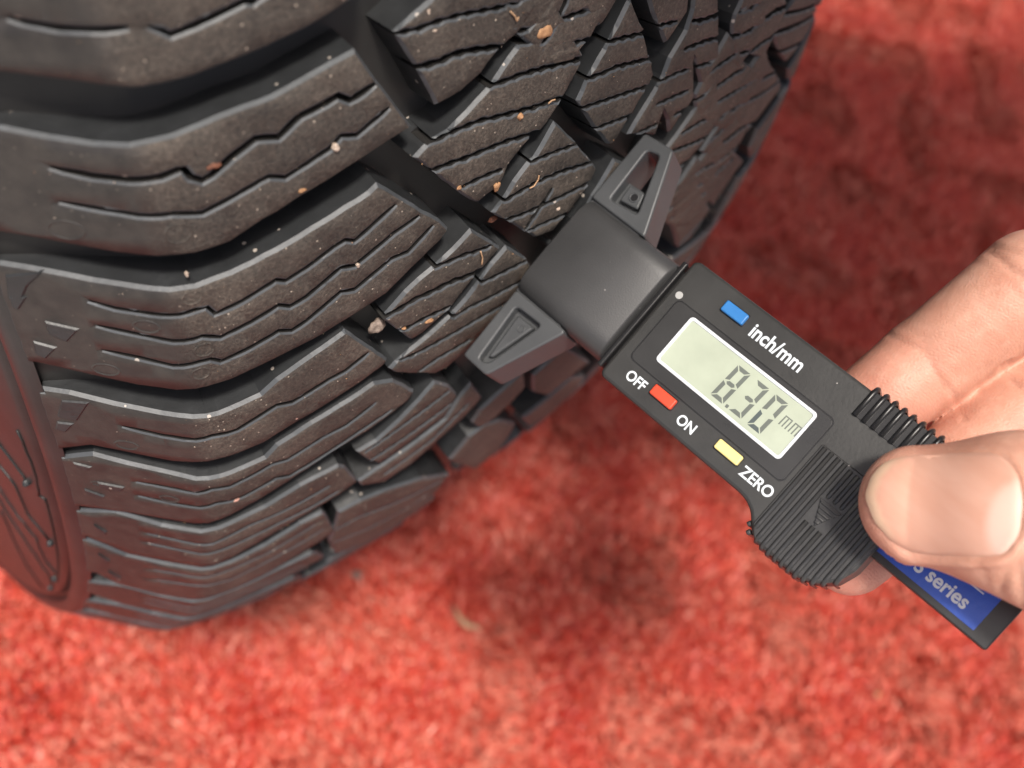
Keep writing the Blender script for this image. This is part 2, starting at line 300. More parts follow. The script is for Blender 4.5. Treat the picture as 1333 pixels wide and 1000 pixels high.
BLOCKS = [
('A',[(-118.7,-4.3),(-109.7,-4.3),(-104.4,-3.2),(-100.2,-2.2),(-96.9,-1.3),(-93.3,-1.0),(-89.2,-1.1),(-83.5,-2.0),(-80.1,-2.5),(-75.4,-3.4),(-71.7,-4.1),(-57.0,-5.6),(-62.5,18.1),(-71.7,20.9),(-75.4,21.6),(-80.1,22.5),(-83.5,23.0),(-89.2,23.9),(-93.3,24.0),(-96.9,23.7),(-100.2,22.8),(-104.4,21.8),(-109.7,20.7),(-118.7,20.7)],[(0.59,0,[(-107.1,12.3),(-105.8,12.9),(-102.8,13.9),(-99.7,14.3),(-95.4,14.8)]),(0.59,0,[(-93.1,15.2),(-91.5,16.1),(-90.5,17.0),(-87.0,16.4),(-82.0,15.2),(-79.9,14.7),(-78.7,15.1),(-77.9,14.7),(-70.2,12.3)])]),
('B',[(-118.7,29.8),(-111.7,29.8),(-107.4,31.2),(-103.0,32.2),(-99.4,32.4),(-93.5,32.2),(-84.9,30.6),(-78.6,29.9),(-72.5,28.2),(-64.5,26.2),(-61.3,32.5),(-58.8,36.9),(-55.5,42.9),(-60.5,44.2),(-68.3,46.7),(-76.7,49.4),(-84.7,52.5),(-88.7,54.4),(-94.2,54.9),(-99.7,54.1),(-104.1,53.7),(-108.8,52.6),(-115.9,50.9),(-118.7,50.9)],[(0.75,0,[(-108.2,36.9),(-104.1,38.3),(-100.6,38.7),(-96.4,38.9),(-94.0,38.4),(-93.1,38.5),(-92.4,40.1),(-90.9,41.2),(-89.4,40.6),(-86.3,38.5),(-82.1,36.3),(-80.7,36.5),(-78.6,37.1),(-74.9,34.6),(-70.2,33.6),(-68.2,33.0),(-66.3,34.4),(-61.7,32.9)]),(0.51,0,[(-108.4,43.6),(-104.0,44.7),(-100.5,45.5),(-96.1,46.0),(-91.9,47.2),(-87.5,45.8),(-82.5,44.0),(-81.0,43.7),(-78.5,44.7),(-70.7,41.8),(-68.5,40.1),(-65.8,40.9),(-59.6,37.8)])]),
('C',[(-118.7,57.9),(-117.2,57.9),(-112.3,58.9),(-107.5,60.2),(-101.6,61.1),(-99.0,61.3),(-95.2,61.6),(-89.5,60.7),(-81.6,58.5),(-73.3,55.7),(-64.5,52.8),(-62.7,51.6),(-58.6,55.9),(-54.1,60.9),(-50.1,64.8),(-47.9,68.0),(-49.9,70.1),(-56.0,74.0),(-61.4,78.1),(-67.3,80.2),(-74.8,82.9),(-83.8,85.3),(-92.3,87.6),(-98.3,87.9),(-100.9,88.2),(-105.6,88.0),(-110.9,86.6),(-117.5,84.6),(-118.7,84.6)],[(0.54,0,[(-108.7,65.5),(-105.9,66.9),(-102.1,67.4),(-98.5,67.5),(-95.9,67.1),(-94.1,67.2),(-93.0,69.2),(-88.5,68.0),(-82.3,65.3),(-80.7,66.2),(-76.9,64.7),(-71.6,62.0),(-69.4,61.3),(-67.7,62.2),(-60.7,58.1),(-59.3,57.4)]),(0.56,0,[(-108.7,71.8),(-104.0,73.1),(-100.1,74.1),(-97.2,74.1),(-95.7,73.9),(-92.8,75.3),(-87.5,73.7),(-82.4,71.5),(-80.4,72.6),(-77.4,71.6),(-70.6,67.3),(-67.9,68.0),(-59.9,63.7),(-58.0,63.1),(-54.6,61.9)]),(0.57,0,[(-108.8,78.5),(-104.7,79.6),(-100.8,80.9),(-96.8,80.3),(-94.9,80.4),(-93.4,81.7),(-88.1,80.2),(-82.9,78.0),(-80.5,79.0),(-77.7,77.7),(-70.8,73.2),(-68.1,73.9),(-60.5,69.6),(-57.0,69.5),(-51.6,65.4)])]),
('D',[(-118.7,94.1),(-118.0,94.1),(-118.0,92.9),(-114.5,93.1),(-109.1,95.0),(-103.5,96.1),(-99.5,96.3),(-95.1,96.7),(-87.3,94.6),(-84.1,91.6),(-77.2,87.7),(-70.7,84.5),(-70.2,83.9),(-65.2,91.3),(-60.6,98.3),(-61.8,99.7),(-68.0,102.7),(-75.0,105.7),(-82.3,108.8),(-87.0,111.5),(-93.9,112.9),(-100.1,113.0),(-103.1,113.7),(-107.6,113.0),(-113.5,111.9),(-118.0,115.4),(-118.7,115.4)],[(0.62,0,[(-108.9,102.7),(-104.0,104.1),(-99.6,104.3),(-96.8,103.7),(-93.9,104.2),(-92.2,104.0),(-84.4,99.7),(-81.2,100.4),(-73.6,97.1),(-70.2,96.3),(-65.2,93.2)])]),
('E',[(-118.7,118.8),(-118.0,118.8),(-113.9,115.5),(-109.5,117.3),(-104.9,118.4),(-100.3,119.8),(-94.1,119.6),(-87.1,117.6),(-84.7,114.1),(-77.4,110.1),(-69.1,106.9),(-63.5,104.4),(-58.7,106.4),(-52.7,114.4),(-54.2,117.2),(-63.6,122.3),(-71.7,125.2),(-79.5,129.9),(-87.0,135.0),(-94.4,139.5),(-100.9,141.7),(-105.9,141.9),(-110.8,141.7),(-118.0,142.9),(-118.7,142.9)],[(0.5,0,[(-108.7,125.0),(-104.6,125.3),(-100.5,126.0),(-97.9,124.4),(-94.3,125.3),(-89.5,123.2),(-85.7,121.1),(-82.3,121.4),(-74.7,117.3),(-69.5,116.2),(-62.7,111.9)]),(0.52,0,[(-108.7,131.6),(-104.0,132.7),(-100.1,132.7),(-97.2,131.3),(-94.4,132.1),(-92.0,131.9),(-84.6,127.9),(-81.7,128.9),(-74.4,125.3),(-65.9,120.9),(-58.3,117.7)])]),
('F',[(-118.7,145.4),(-118.0,145.4),(-112.5,142.4),(-106.0,145.9),(-100.2,146.0),(-96.8,144.9),(-86.9,140.7),(-79.2,135.7),(-70.0,133.2),(-68.1,135.5),(-63.8,146.4),(-68.4,149.8),(-77.9,154.6),(-85.9,160.3),(-93.7,167.0),(-99.7,169.2),(-106.3,169.2),(-111.7,168.8),(-117.9,161.3),(-118.7,161.3)],[(0.46,0,[(-108.2,152.1),(-101.0,153.5),(-98.2,153.1),(-90.2,148.3),(-84.0,146.9),(-78.7,145.0),(-71.6,141.9)]),(0.47,0,[(-108.3,158.2),(-100.2,159.6),(-94.1,158.0),(-83.7,153.1),(-76.6,150.8),(-68.9,147.2)])]),
('G',[(-118.7,164.0),(-117.9,164.0),(-111.7,170.6),(-106.3,171.6),(-100.0,171.4),(-93.6,170.1),(-85.6,165.5),(-77.6,158.8),(-71.8,157.2),(-70.8,159.2),(-66.0,175.4),(-66.8,178.7),(-72.8,183.2),(-82.9,192.9),(-91.4,198.6),(-98.3,200.0),(-105.7,202.0),(-113.7,199.1),(-117.1,191.6),(-118.7,191.6)],[(0.4,0,[(-107.5,177.9),(-99.8,177.5),(-93.2,176.0),(-85.0,172.4),(-73.1,163.4)]),(0.42,0,[(-107.1,186.8),(-99.4,184.9),(-92.5,185.8),(-83.4,179.3),(-70.2,170.4)])]),
('M1',[(-45.9,18.9),(-50.9,22.1),(-54.5,23.7),(-57.8,25.3),(-54.2,32.2),(-51.5,38.3),(-50.7,40.5),(-45.6,39.6),(-41.2,37.6),(-38.2,34.7),(-33.2,32.8),(-29.0,29.2),(-26.3,24.1)],[(0.52,1,[(-58.8,25.5),(-53.1,26.0),(-49.2,25.8),(-45.1,26.0),(-38.1,26.9),(-30.6,27.9),(-28.0,28.3)]),(0.8,1,[(-54.8,32.3),(-49.6,32.7),(-46.8,32.3),(-43.7,32.6),(-39.7,33.4),(-36.6,34.0)])]),
('M2',[(-26.0,28.8),(-31.8,33.8),(-35.2,36.7),(-39.1,40.5),(-42.4,42.5),(-48.2,46.0),(-52.0,46.8),(-55.5,49.1),(-52.0,53.0),(-46.6,59.5),(-42.8,63.6),(-41.4,64.7),(-39.5,63.8),(-36.6,63.1),(-35.2,61.1),(-34.4,58.8),(-30.9,56.0),(-28.7,54.5),(-25.3,53.3),(-22.6,50.5),(-18.9,45.8),(-16.7,42.8),(-17.1,41.6),(-20.4,36.8),(-24.4,29.9),(-25.0,27.8)],[(0.86,1,[(-34.3,34.3),(-29.8,34.9),(-27.2,35.7),(-25.2,35.6),(-23.2,34.8),(-19.7,36.0)]),(0.71,1,[(-40.1,40.4),(-36.0,40.7),(-32.8,40.7),(-29.6,41.0),(-25.4,41.5),(-21.0,42.0),(-15.5,43.1)]),(0.64,1,[(-53.4,46.9),(-51.0,47.1),(-48.0,46.7),(-44.4,46.6),(-41.4,46.6),(-37.4,47.3),(-33.4,47.8),(-28.4,48.6),(-24.9,48.7),(-21.1,49.3)]),(0.64,1,[(-53.9,52.7),(-51.8,53.0),(-47.4,53.0),(-44.3,53.2),(-39.6,53.2),(-34.8,53.3),(-31.4,53.8),(-28.9,54.1),(-27.1,54.3)]),(0.58,1,[(-45.4,59.3),(-42.6,59.1),(-39.4,59.0),(-35.7,59.2)])]),
('M3',[(-5.3,35.3),(-9.7,41.4),(-13.7,45.9),(-15.4,47.9),(-17.4,51.5),(-15.9,53.8),(-11.2,60.3),(-5.9,66.3),(-4.4,66.7),(-2.5,64.1),(-0.5,61.5),(4.0,56.7),(5.6,54.0),(4.4,51.6),(2.8,48.9),(0.0,42.7),(-4.5,35.2)],[(0.62,1,[(-11.7,41.6),(-6.1,42.3),(1.8,43.7)]),(0.62,1,[(-16.7,47.4),(-10.0,48.0),(-7.2,47.9),(-3.0,48.7),(5.6,50.4)]),(0.56,1,[(-17.2,53.4),(-10.2,54.3),(-3.9,55.1),(4.7,56.4)]),(0.48,1,[(-11.9,60.0),(-4.9,60.8),(0.8,61.6)])]),
('M3b',[(-19.0,26.1),(-18.3,31.4),(-15.9,34.9),(-13.2,37.8),(-12.0,37.3),(-8.9,34.2),(-6.9,29.5)],[]),
('M4',[(-23.0,53.8),(-27.8,60.0),(-29.1,60.3),(-32.7,63.5),(-35.1,66.8),(-37.6,68.9),(-34.2,72.2),(-28.9,77.4),(-24.7,81.6),(-19.5,82.4),(-12.2,76.3),(-10.2,73.7),(-8.7,70.6),(-13.5,64.8),(-17.5,59.8)],[(0.53,1,[(-30.6,59.0),(-28.5,60.6),(-24.9,60.7),(-21.2,61.0),(-14.7,61.8)]),(0.62,1,[(-36.5,65.8),(-34.5,67.1),(-28.9,66.4),(-24.2,66.3),(-19.5,66.7),(-9.6,68.6)]),(0.55,1,[(-35.6,71.9),(-29.9,72.9),(-23.9,73.2),(-17.3,73.5),(-9.3,73.7)]),(0.48,1,[(-28.4,78.3),(-23.0,78.5),(-15.5,79.3)]),(0.79,1,[(-21.8,69.8),(-23.7,72.6),(-26.7,75.8),(-28.1,77.6)])]),
('M5a',[(13.9,38.3),(14.1,43.6),(8.1,48.4),(2.3,40.1),(-1.0,33.6)],[(0.49,1,[(2.9,43.1),(11.2,44.6)])]),
('M5',[(15.3,38.8),(24.3,41.7),(25.3,45.0),(30.7,60.8),(28.0,63.0),(26.4,65.0),(24.9,64.1),(19.2,54.8),(23.3,66.9),(18.8,70.2),(16.1,73.1),(14.3,68.9),(11.6,65.0),(11.0,67.9),(10.4,71.2),(6.1,68.7),(0.2,66.5),(1.9,64.1),(5.8,59.9),(9.0,56.0),(10.4,52.3),(14.7,47.8),(15.9,43.7)],[(0.68,1,[(16.3,46.3),(20.1,47.5),(29.3,48.8)]),(0.61,1,[(15.2,52.2),(17.7,52.4),(23.2,53.2),(31.4,55.0)]),(0.51,1,[(7.1,56.8),(14.4,57.2),(18.5,58.0)]),(0.55,1,[(21.2,58.5),(33.7,61.1)]),(0.52,1,[(8.5,62.4),(16.2,63.2),(20.3,63.8)]),(0.54,1,[(16.4,68.3),(22.4,69.1)]),(0.52,1,[(3.9,67.3),(10.3,68.0)])]),
('M6',[(38.1,80.2),(32.3,85.2),(25.2,88.1),(19.9,89.5),(14.0,82.2),(15.6,78.3),(19.6,75.3),(27.8,68.5),(31.9,64.9)],[(0.57,1,[(25.4,69.2),(38.3,72.1)]),(0.56,1,[(21.7,75.6),(29.9,76.0),(41.4,78.9)]),(0.56,1,[(19.6,79.4),(28.7,81.7),(36.6,83.2)]),(0.57,1,[(22.8,86.3),(29.4,87.0)])]),
('M7a',[(43.9,48.4),(49.3,55.9),(50.4,59.5),(50.4,61.4),(48.2,63.7),(44.0,65.7),(41.1,67.3),(37.8,64.5),(33.5,53.4),(33.7,51.1),(37.2,46.2)],[(0.74,1,[(31.8,56.1),(39.7,57.4),(46.5,58.9)]),(0.57,1,[(35.2,50.9),(50.2,53.8)]),(0.58,1,[(34.2,61.4),(47.9,64.9)])]),
('M7b',[(43.0,72.1),(47.0,70.6),(50.7,68.5),(54.7,67.0),(59.5,72.8),(68.7,81.1),(77.1,88.3),(79.1,91.6),(72.7,92.8),(66.6,94.4),(61.6,95.5),(59.4,95.5),(49.9,86.0),(43.4,74.8)],[(0.6,1,[(39.9,73.5),(55.8,77.0),(70.7,81.3)]),(0.62,1,[(42.3,78.4),(59.6,83.4),(76.2,87.2)]),(0.64,1,[(50.7,89.6),(65.1,94.6)])]),
('M7c',[(56.6,63.1),(66.6,58.7),(84.7,66.3),(94.5,76.0),(89.7,79.8),(80.2,81.0),(75.1,81.0),(65.8,73.9),(59.8,67.6)],[(0.84,1,[(54.9,63.9),(75.7,70.3),(98.1,77.3)]),(0.67,1,[(62.0,72.2),(90.5,82.2)]),(0.68,1,[(61.5,61.3),(97.8,74.1)])]),
('M8',[(26.6,93.1),(33.5,91.1),(41.8,85.9),(49.0,92.9),(54.4,97.5),(70.8,111.6),(65.7,113.0),(60.0,118.3),(55.3,124.2),(51.5,129.1),(44.1,127.1),(33.3,111.7),(26.0,97.3)],[(0.61,1,[(32.8,93.4),(48.0,97.2),(53.7,98.2)]),(0.62,1,[(45.9,104.3),(50.7,101.9),(58.6,102.7)]),(1.05,1,[(37.6,97.5),(42.5,103.5),(47.1,109.1),(61.3,124.2)]),(0.61,1,[(28.4,108.3),(38.8,108.3)]),(0.66,1,[(44.4,125.7),(55.1,123.5)])]),
('N1',[(-42.5,70.6),(-46.7,73.7),(-50.7,76.0),(-54.5,77.8),(-57.5,79.8),(-60.4,82.6),(-62.5,84.6),(-58.9,89.9),(-55.4,95.0),(-52.7,94.4),(-46.6,90.8),(-42.9,86.6),(-39.0,83.0),(-34.4,79.2),(-38.8,74.5)],[(0.61,1,[(-53.2,74.2),(-50.5,76.3),(-46.7,76.5),(-43.4,76.5),(-41.3,77.0),(-37.0,77.4)]),(0.91,1,[(-64.0,82.5),(-61.8,84.5),(-57.9,83.7),(-54.8,82.9),(-51.6,82.9),(-48.4,82.6),(-45.6,82.5),(-43.4,83.0),(-37.4,83.2)]),(0.62,1,[(-60.2,89.7),(-56.2,90.5),(-52.1,89.8),(-45.9,89.8)])]),
('N2',[(-32.7,79.8),(-36.4,82.8),(-38.7,85.8),(-42.2,89.8),(-45.6,92.7),(-50.7,95.8),(-55.2,98.1),(-58.7,100.3),(-60.1,101.8),(-58.5,104.1),(-53.4,107.6),(-47.9,111.3),(-44.2,111.0),(-40.0,108.2),(-33.4,103.6),(-25.7,96.9),(-23.6,91.4),(-26.8,86.0)],[(0.56,1,[(-40.6,84.8),(-37.9,87.1),(-31.7,87.1),(-23.0,87.3)]),(0.57,1,[(-47.3,91.5),(-44.5,93.8),(-41.0,93.0),(-36.3,93.1),(-28.9,93.1),(-23.7,93.2)]),(0.57,1,[(-57.8,100.0),(-54.1,100.3),(-48.4,99.7),(-42.5,99.1),(-35.8,98.3),(-30.0,98.1)]),(0.58,1,[(-52.3,107.2),(-47.8,105.6),(-39.2,104.6)])]),
('O1',[(-47.4,114.5),(-51.1,119.1),(-55.6,124.1),(-61.0,129.0),(-65.9,130.3),(-62.5,136.8),(-58.8,141.9),(-54.5,139.9),(-50.7,137.8),(-45.5,134.9),(-41.3,133.4),(-39.2,125.6),(-42.7,119.4)],[(0.53,1,[(-63.8,132.0),(-53.6,126.9),(-42.3,121.6)]),(0.54,1,[(-61.6,137.5),(-52.2,133.6),(-40.0,128.2)])]),
('O2',[(-35.4,123.9),(-38.0,127.2),(-40.9,135.5),(-49.0,140.0),(-54.7,142.4),(-59.1,144.5),(-63.7,146.9),(-62.4,150.7),(-55.3,155.0),(-47.9,152.1),(-40.1,145.0),(-34.0,140.0),(-29.7,134.5)],[(0.57,1,[(-56.2,149.7),(-43.9,143.5),(-34.4,133.1)])]),
('P1',[(-28.7,141.7),(-22.2,137.3),(-16.2,133.8),(-12.0,144.4),(-15.2,148.9),(-20.3,153.6),(-25.5,154.0),(-30.0,147.1)],[]),
('P2',[(-10.8,140.6),(-1.0,135.1),(22.9,165.0),(13.6,164.5),(4.4,165.9),(-6.2,153.4)],[]),
('Q1',[(-67.1,162.0),(-60.9,160.6),(-52.8,162.4),(-41.2,168.3),(-27.6,181.6),(-27.6,203.0),(-35.3,214.6),(-49.4,214.0),(-59.7,208.0),(-66.1,185.4)],[(0.53,1,[(-66.0,175.4),(-58.7,173.8),(-46.9,178.5),(-29.8,183.5)]),(0.56,1,[(-64.3,187.9),(-53.7,191.9),(-41.4,194.5),(-31.5,191.3)])]),
('Q2',[(-32.2,166.3),(-28.6,156.1),(-23.4,153.9),(-16.4,158.8),(-5.3,172.8),(-3.1,194.4),(-9.8,203.1)],[]),
('Q4',[(-3.3,171.5),(7.1,169.8),(15.7,166.7),(29.5,181.2),(36.5,199.5),(28.2,210.2),(11.0,195.6)],[]),
('X5',[(72,144),(90,152),(108,147.5),(116,158),(108,170),(88,175),(68,165)],[]),
('Y3',[(26,138),(45,132.5),(70,141),(64,163),(40,168),(26,160)],[(0.8,1,[(26,146),(68,150)]),(0.8,1,[(26,156),(66,160)])]),
('Y4',[(39,172),(64,167),(86,179),(80,200),(50,205),(39,195)],[(0.8,1,[(39,182),(84,188)])]),
('Y1',[(-12,84),(-3,71),(9,80),(9,98),(-6,110),(-14,102)],[(0.7,1,[(-14,96),(9,88)])]),
('Y2',[(-24,112),(-14,107),(-6,114),(11,101),(22,94),(23,116),(6,129),(-14,130),(-28,121)],[(0.7,1,[(-24,120),(23,104)])]),
('X1',[(98,56),(112,52),(116,60),(112,75),(101,78),(97,74)],[(0.8,1,[(97,66),(112,64)])]),
('X2',[(82,87),(97,81),(110,78),(116,86),(110,95),(97,99),(88,94)],[]),
('X3',[(72,101),(86,98.5),(97,102),(110,99),(116,108),(110,118),(95,122),(80,117),(72,108)],[(0.8,1,[(76,107),(97,110)])]),
('X4',[(76,122),(95,125.5),(110,121.5),(116,130),(110,143),(92,148),(74,140)],[(0.8,1,[(78,132),(98,135)])])]
NAMED = {}
for nm, out, sipes in BLOCKS: NAMED[nm] = make_block(out, sipes)
def copy_block(src, ds, mirror=False):
    o = src.copy(); SC.collection.objects.link(o); o.parent = tyre
    th = ds / R; o.rotation_euler = (th, 0, 0)
    if mirror: o.scale = (-1, 1, 1)
    return o
# the pattern goes on round the tyre: shoulder bars down to the ground and above the part in view
for k in range(1, 20): copy_block(NAMED['F'], 29.5 * k + 28)
for k in range(1, 5): copy_block(NAMED['B'], -30.0 * k - 29)
for k in range(0, 24): copy_block(NAMED['F'], 29.5 * k + 36, True)
for k in range(1, 14):
    for nm in ('N1', 'N2'):
        copy_block(NAMED[nm], 33.0 * k + 84); copy_block(NAMED[nm], 33.0 * k + 96, True)
for k in range(1, 4):
    for nm in ('M1', 'M2', 'M4'): copy_block(NAMED[nm], -32.0 * k - 8)
for k in range(0, 7):
    for nm in ('N1', 'N2'): copy_block(NAMED[nm], 33.0 * k - 190, True)
    copy_block(NAMED['F'], 29.5 * k - 270, True)

# carcass: groove floor, flank, ridge, sidewall panel, bead
def casing():
    us = list(np.linspace(U1, US - 3, 9)) + list(np.linspace(US - 1.5, -US + 1.5, 61)) + list(np.linspace(-US + 3, -U1, 9))
    pts = []
    for u in us:
        d = float(depth_at(u)); g = float(dprof(u)); k = math.sqrt(1 + g * g)
        pts.append((u + d * g / k, float(prof(u)) - d / k))
    return pts
def revolve(name, pts, mats, seg=420, mi=None, smooth=True):
    th = np.linspace(0, 2 * math.pi, seg, endpoint=False); p = np.array(pts); n = len(p)
    V = np.stack([np.repeat(p[None, :, 0], seg, 0), p[None, :, 1] * np.cos(th)[:, None], p[None, :, 1] * np.sin(th)[:, None]], -1).reshape(-1, 3) * MM
    f = []; m_ = []
    for i in range(seg):
        j = (i + 1) % seg
        for k in range(n - 1):
            f.append((i * n + k, j * n + k, j * n + k + 1, i * n + k + 1)); m_.append(0 if mi is None else mi[k])
    return mesh_obj(name, V, f, mats, tyre, m_, smooth)
revolve('casing', casing(), M_FLOOR)
side = [(U1 + 1.2, R1 + 0.9), (U1 - 0.3, R1 - 0.2), (U1 - 1.2, R1 - 1.8), (U1 - 1.5, R1 - 3.2), (U1 - 1.3, R1 - 4.3), (U1 + 0.2, R1 - 4.9), (U1 + 2.0, R1 - 5.4), (U1 + 2.2, R1 - 6.6), (U1 + 0.4, R1 - 7.3),
        (U1 - 1.2, R1 - 8.0), (U1 - 1.9, R1 - 9.6), (U1 - 3.0, R1 - 14), (U1 - 4.2, R1 - 22), (U1 - 5.0, R1 - 34), (U1 - 5.2, R1 - 44), (U1 - 4.2, R1 - 54), (U1 - 1.5, R1 - 64), (U1 + 4, R1 - 76), (U1 + 12, R1 - 84), (U1 + 18, R1 - 86)]
revolve('sidewall', side, M_SIDE)
revolve('sidewall', [(-x, r) for x, r in side][::-1], M_SIDE, 180)
M_RIM = plastic('grey wheel paint', (0.25, 0.25, 0.26), 0.35, 0.05)
revolve('wheel_rim', [(U1 + 17, R1 - 85), (U1 + 15, R1 - 92), (U1 + 22, R1 - 98), (U1 + 40, R1 - 102), (U1 + 45, 130), (U1 + 30, 60), (U1 + 28, 1)], M_RIM, 90)

def prism_on_tyre(name, poly, d_top, d_bot, m_, draft=0.3):
    p = np.array(ccw(poly), float); q = inset(p, draft); n = len(p)
    V = np.concatenate([surf(q[:, 0], q[:, 1], d_top), surf(p[:, 0], p[:, 1], d_bot)])
    f = [tuple(range(n))[::-1]] + [(i, (i + 1) % n, n + (i + 1) % n, n + i) for i in range(n)]
    f = [f[0]] + [x[::-1] for x in f[1:]]
    return mesh_obj(name, V, f, m_, tyre, None, False)
# moulded wedges on the flank, one pair to a bar
for poly in [[(-117.3, 60.5), (-112.6, 58.9), (-114.7, 62.8), (-116.3, 67.5), (-117.9, 65.9)], [(-117.9, 65.9), (-115.2, 65.4), (-116.8, 69.4), (-117.9, 68.9)], [(-114.7, 71.4), (-110.4, 72.8), (-112.5, 77.1), (-114.8, 75.2)], [(-116.9, 77.4), (-113.8, 78.8), (-115.8, 82.9), (-117.2, 81.5)], [(-115.9, 95.6), (-111.9, 95.0), (-114.3, 102.6), (-117.2, 102.1)], [(-117.4, 103.8), (-114.7, 103.6), (-116.3, 107.7), (-118.0, 107.0)], [(-117.1, 119.7), (-114.0, 120.8), (-115.0, 123.1), (-116.8, 122.0)], [(-114.4, 127.4), (-110.1, 127.9), (-110.8, 130.5), (-114.2, 130.2)], [(-116.4, 131.9), (-113.2, 134.2), (-113.9, 136.2), (-116.2, 134.8)], [(-116.1, 151.7), (-114.0, 155.0), (-114.5, 158.0), (-115.8, 155.4)], [(-116.2, 172.4), (-114.1, 176.7), (-114.9, 180.2), (-116.0, 176.7)], [(-114.9, 186.0), (-112.4, 190.7), (-112.9, 194.6), (-114.7, 191.1)]]: prism_on_tyre('moulded_wedge', poly, -0.35, 0.3, M_WALL, 0.45)
# round ejector marks
def ring_mark(u, s, r0):
    a = np.linspace(0, 2 * math.pi, 25)[:-1]; rows = []
    for rr, d in ((r0 + 0.22, 0.02), (r0 + 0.08, -0.13), (r0 - 0.08, -0.13), (r0 - 0.22, 0.02)):
        rows.append(surf(u + rr * np.cos(a), s + rr * np.sin(a), d))
    V = np.concatenate(rows); f = []
    for k in range(3):
        for i in range(24):
            j = (i + 1) % 24; f.append((k * 24 + i, (k + 1) * 24 + i, (k + 1) * 24 + j, k * 24 + j))
    mesh_obj('mould_ring', V, f, M_TOP, tyre, None, True)
for u, s, r0 in [(-96.0, 49.9, 1.9), (-108.6, 49.3, 1.9), (-102.8, 70.7, 1.5), (-95.8, 77.3, 1.6), (-109.0, 84.1, 1.6), (-97.0, 83.4, 1.5), (-96.1, 64.0, 1.5), (-108.9, 109.6, 1.5), (-104.4, 130.7, 1.3), (-114.2, 128.7, 0.8)]: ring_mark(u, s, r0)
# sidewall print: raised lines and vent nubs
def sw(r, th, off=0.0):
    p = np.array(side); x = np.interp(r, p[::-1, 1], p[::-1, 0]) - off
    return np.array([x, r * math.cos(th), r * math.sin(th)]) * MM
def tube_mesh(name, path, rad, m_, parent, k=6, rads=None):
    P = [np.asarray(q, float) for q in path]; V = []; f = []
    for i, q in enumerate(P):
        t = P[min(i + 1, len(P) - 1)] - P[max(i - 1, 0)]; t = t / (np.linalg.norm(t) + 1e-12)
        a = np.cross(t, (0.3, 0.5, 0.81)); a /= np.linalg.norm(a) + 1e-12; b = np.cross(t, a); rr = rads[i] if rads else rad
        for j in range(k):
            an = 2 * math.pi * j / k; V.append(q + (a * math.cos(an) + b * math.sin(an)) * rr)
    for i in range(len(P) - 1):
        for j in range(k):
            f.append((i * k + j, i * k + (j + 1) % k, (i + 1) * k + (j + 1) % k, (i + 1) * k + j))
    f.append(tuple(range(k))[::-1]); f.append(tuple((len(P) - 1) * k + j for j in range(k)))
    return mesh_obj(name, V, f, m_, parent, None, True)
for line in [[(279.6, 0.4083), (280.1, 0.4121), (281.1, 0.4121), (281.6, 0.415), (282.1, 0.4187), (283.6, 0.4235), (285.1, 0.4291), (286.6, 0.4348), (288.1, 0.4405), (288.6, 0.4414), (288.6, 0.4452), (289.1, 0.4462), (289.6, 0.4471)], [(275.6, 0.4698), (276.1, 0.4726), (276.6, 0.4755), (277.1, 0.4783), (277.6, 0.4811), (279.1, 0.4821), (280.6, 0.483), (282.1, 0.4849), (283.1, 0.4897), (283.6, 0.5019), (284.1, 0.5142), (284.6, 0.5265), (285.1, 0.5407), (286.6, 0.5464), (288.6, 0.5483), (290.1, 0.5549), (291.6, 0.5625)], [(270.6, 0.5549), (271.6, 0.5549), (272.1, 0.5587), (272.6, 0.5625), (273.6, 0.5625), (275.1, 0.5691), (276.6, 0.5766), (278.6, 0.5795), (280.1, 0.588), (282.1, 0.587), (283.6, 0.5927), (285.1, 0.5984), (287.1, 0.5993), (287.1, 0.6154), (287.6, 0.6277), (288.6, 0.6353), (289.1, 0.6494), (290.1, 0.6598), (291.6, 0.6655), (293.1, 0.6712), (294.1, 0.6835)], [(269.6, 0.5984), (270.1, 0.6022), (270.6, 0.6069), (271.1, 0.6107), (271.6, 0.6154), (273.1, 0.6201), (274.1, 0.6305), (275.6, 0.6362), (277.1, 0.6419), (279.1, 0.6466), (281.1, 0.6513), (282.6, 0.6646), (284.6, 0.6721), (286.1, 0.6816), (287.6, 0.692), (289.1, 0.7024), (291.1, 0.709), (291.6, 0.7279), (292.6, 0.743), (293.6, 0.7601), (294.1, 0.7752)], [(271.6, 0.658), (272.6, 0.6759), (274.1, 0.6882), (275.1, 0.7109), (276.6, 0.7279), (278.1, 0.7468), (280.1, 0.7601), (282.1, 0.7761), (284.1, 0.7988), (286.1, 0.8073), (288.1, 0.8168), (290.1, 0.8281), (292.1, 0.8442)], [(292.1, 0.3573), (292.6, 0.3686), (292.6, 0.3838), (293.1, 0.397), (293.1, 0.4131), (293.1, 0.4225), (292.6, 0.4358), (292.6, 0.4452), (292.1, 0.4594), (293.1, 0.4566), (293.6, 0.4566), (294.1, 0.4566), (294.1, 0.4603), (294.1, 0.4736), (294.1, 0.4887), (294.1, 0.5038), (294.1, 0.5209), (294.1, 0.5398), (294.1, 0.5615), (294.1, 0.5852), (294.1, 0.6107), (294.1, 0.6343), (294.1, 0.6608), (294.1, 0.6892), (294.1, 0.7175)]]: tube_mesh('moulded_line', [sw(r_, a, 0.1) for r_, a in line], 0.32 * MM, M_FLOOR, tyre)
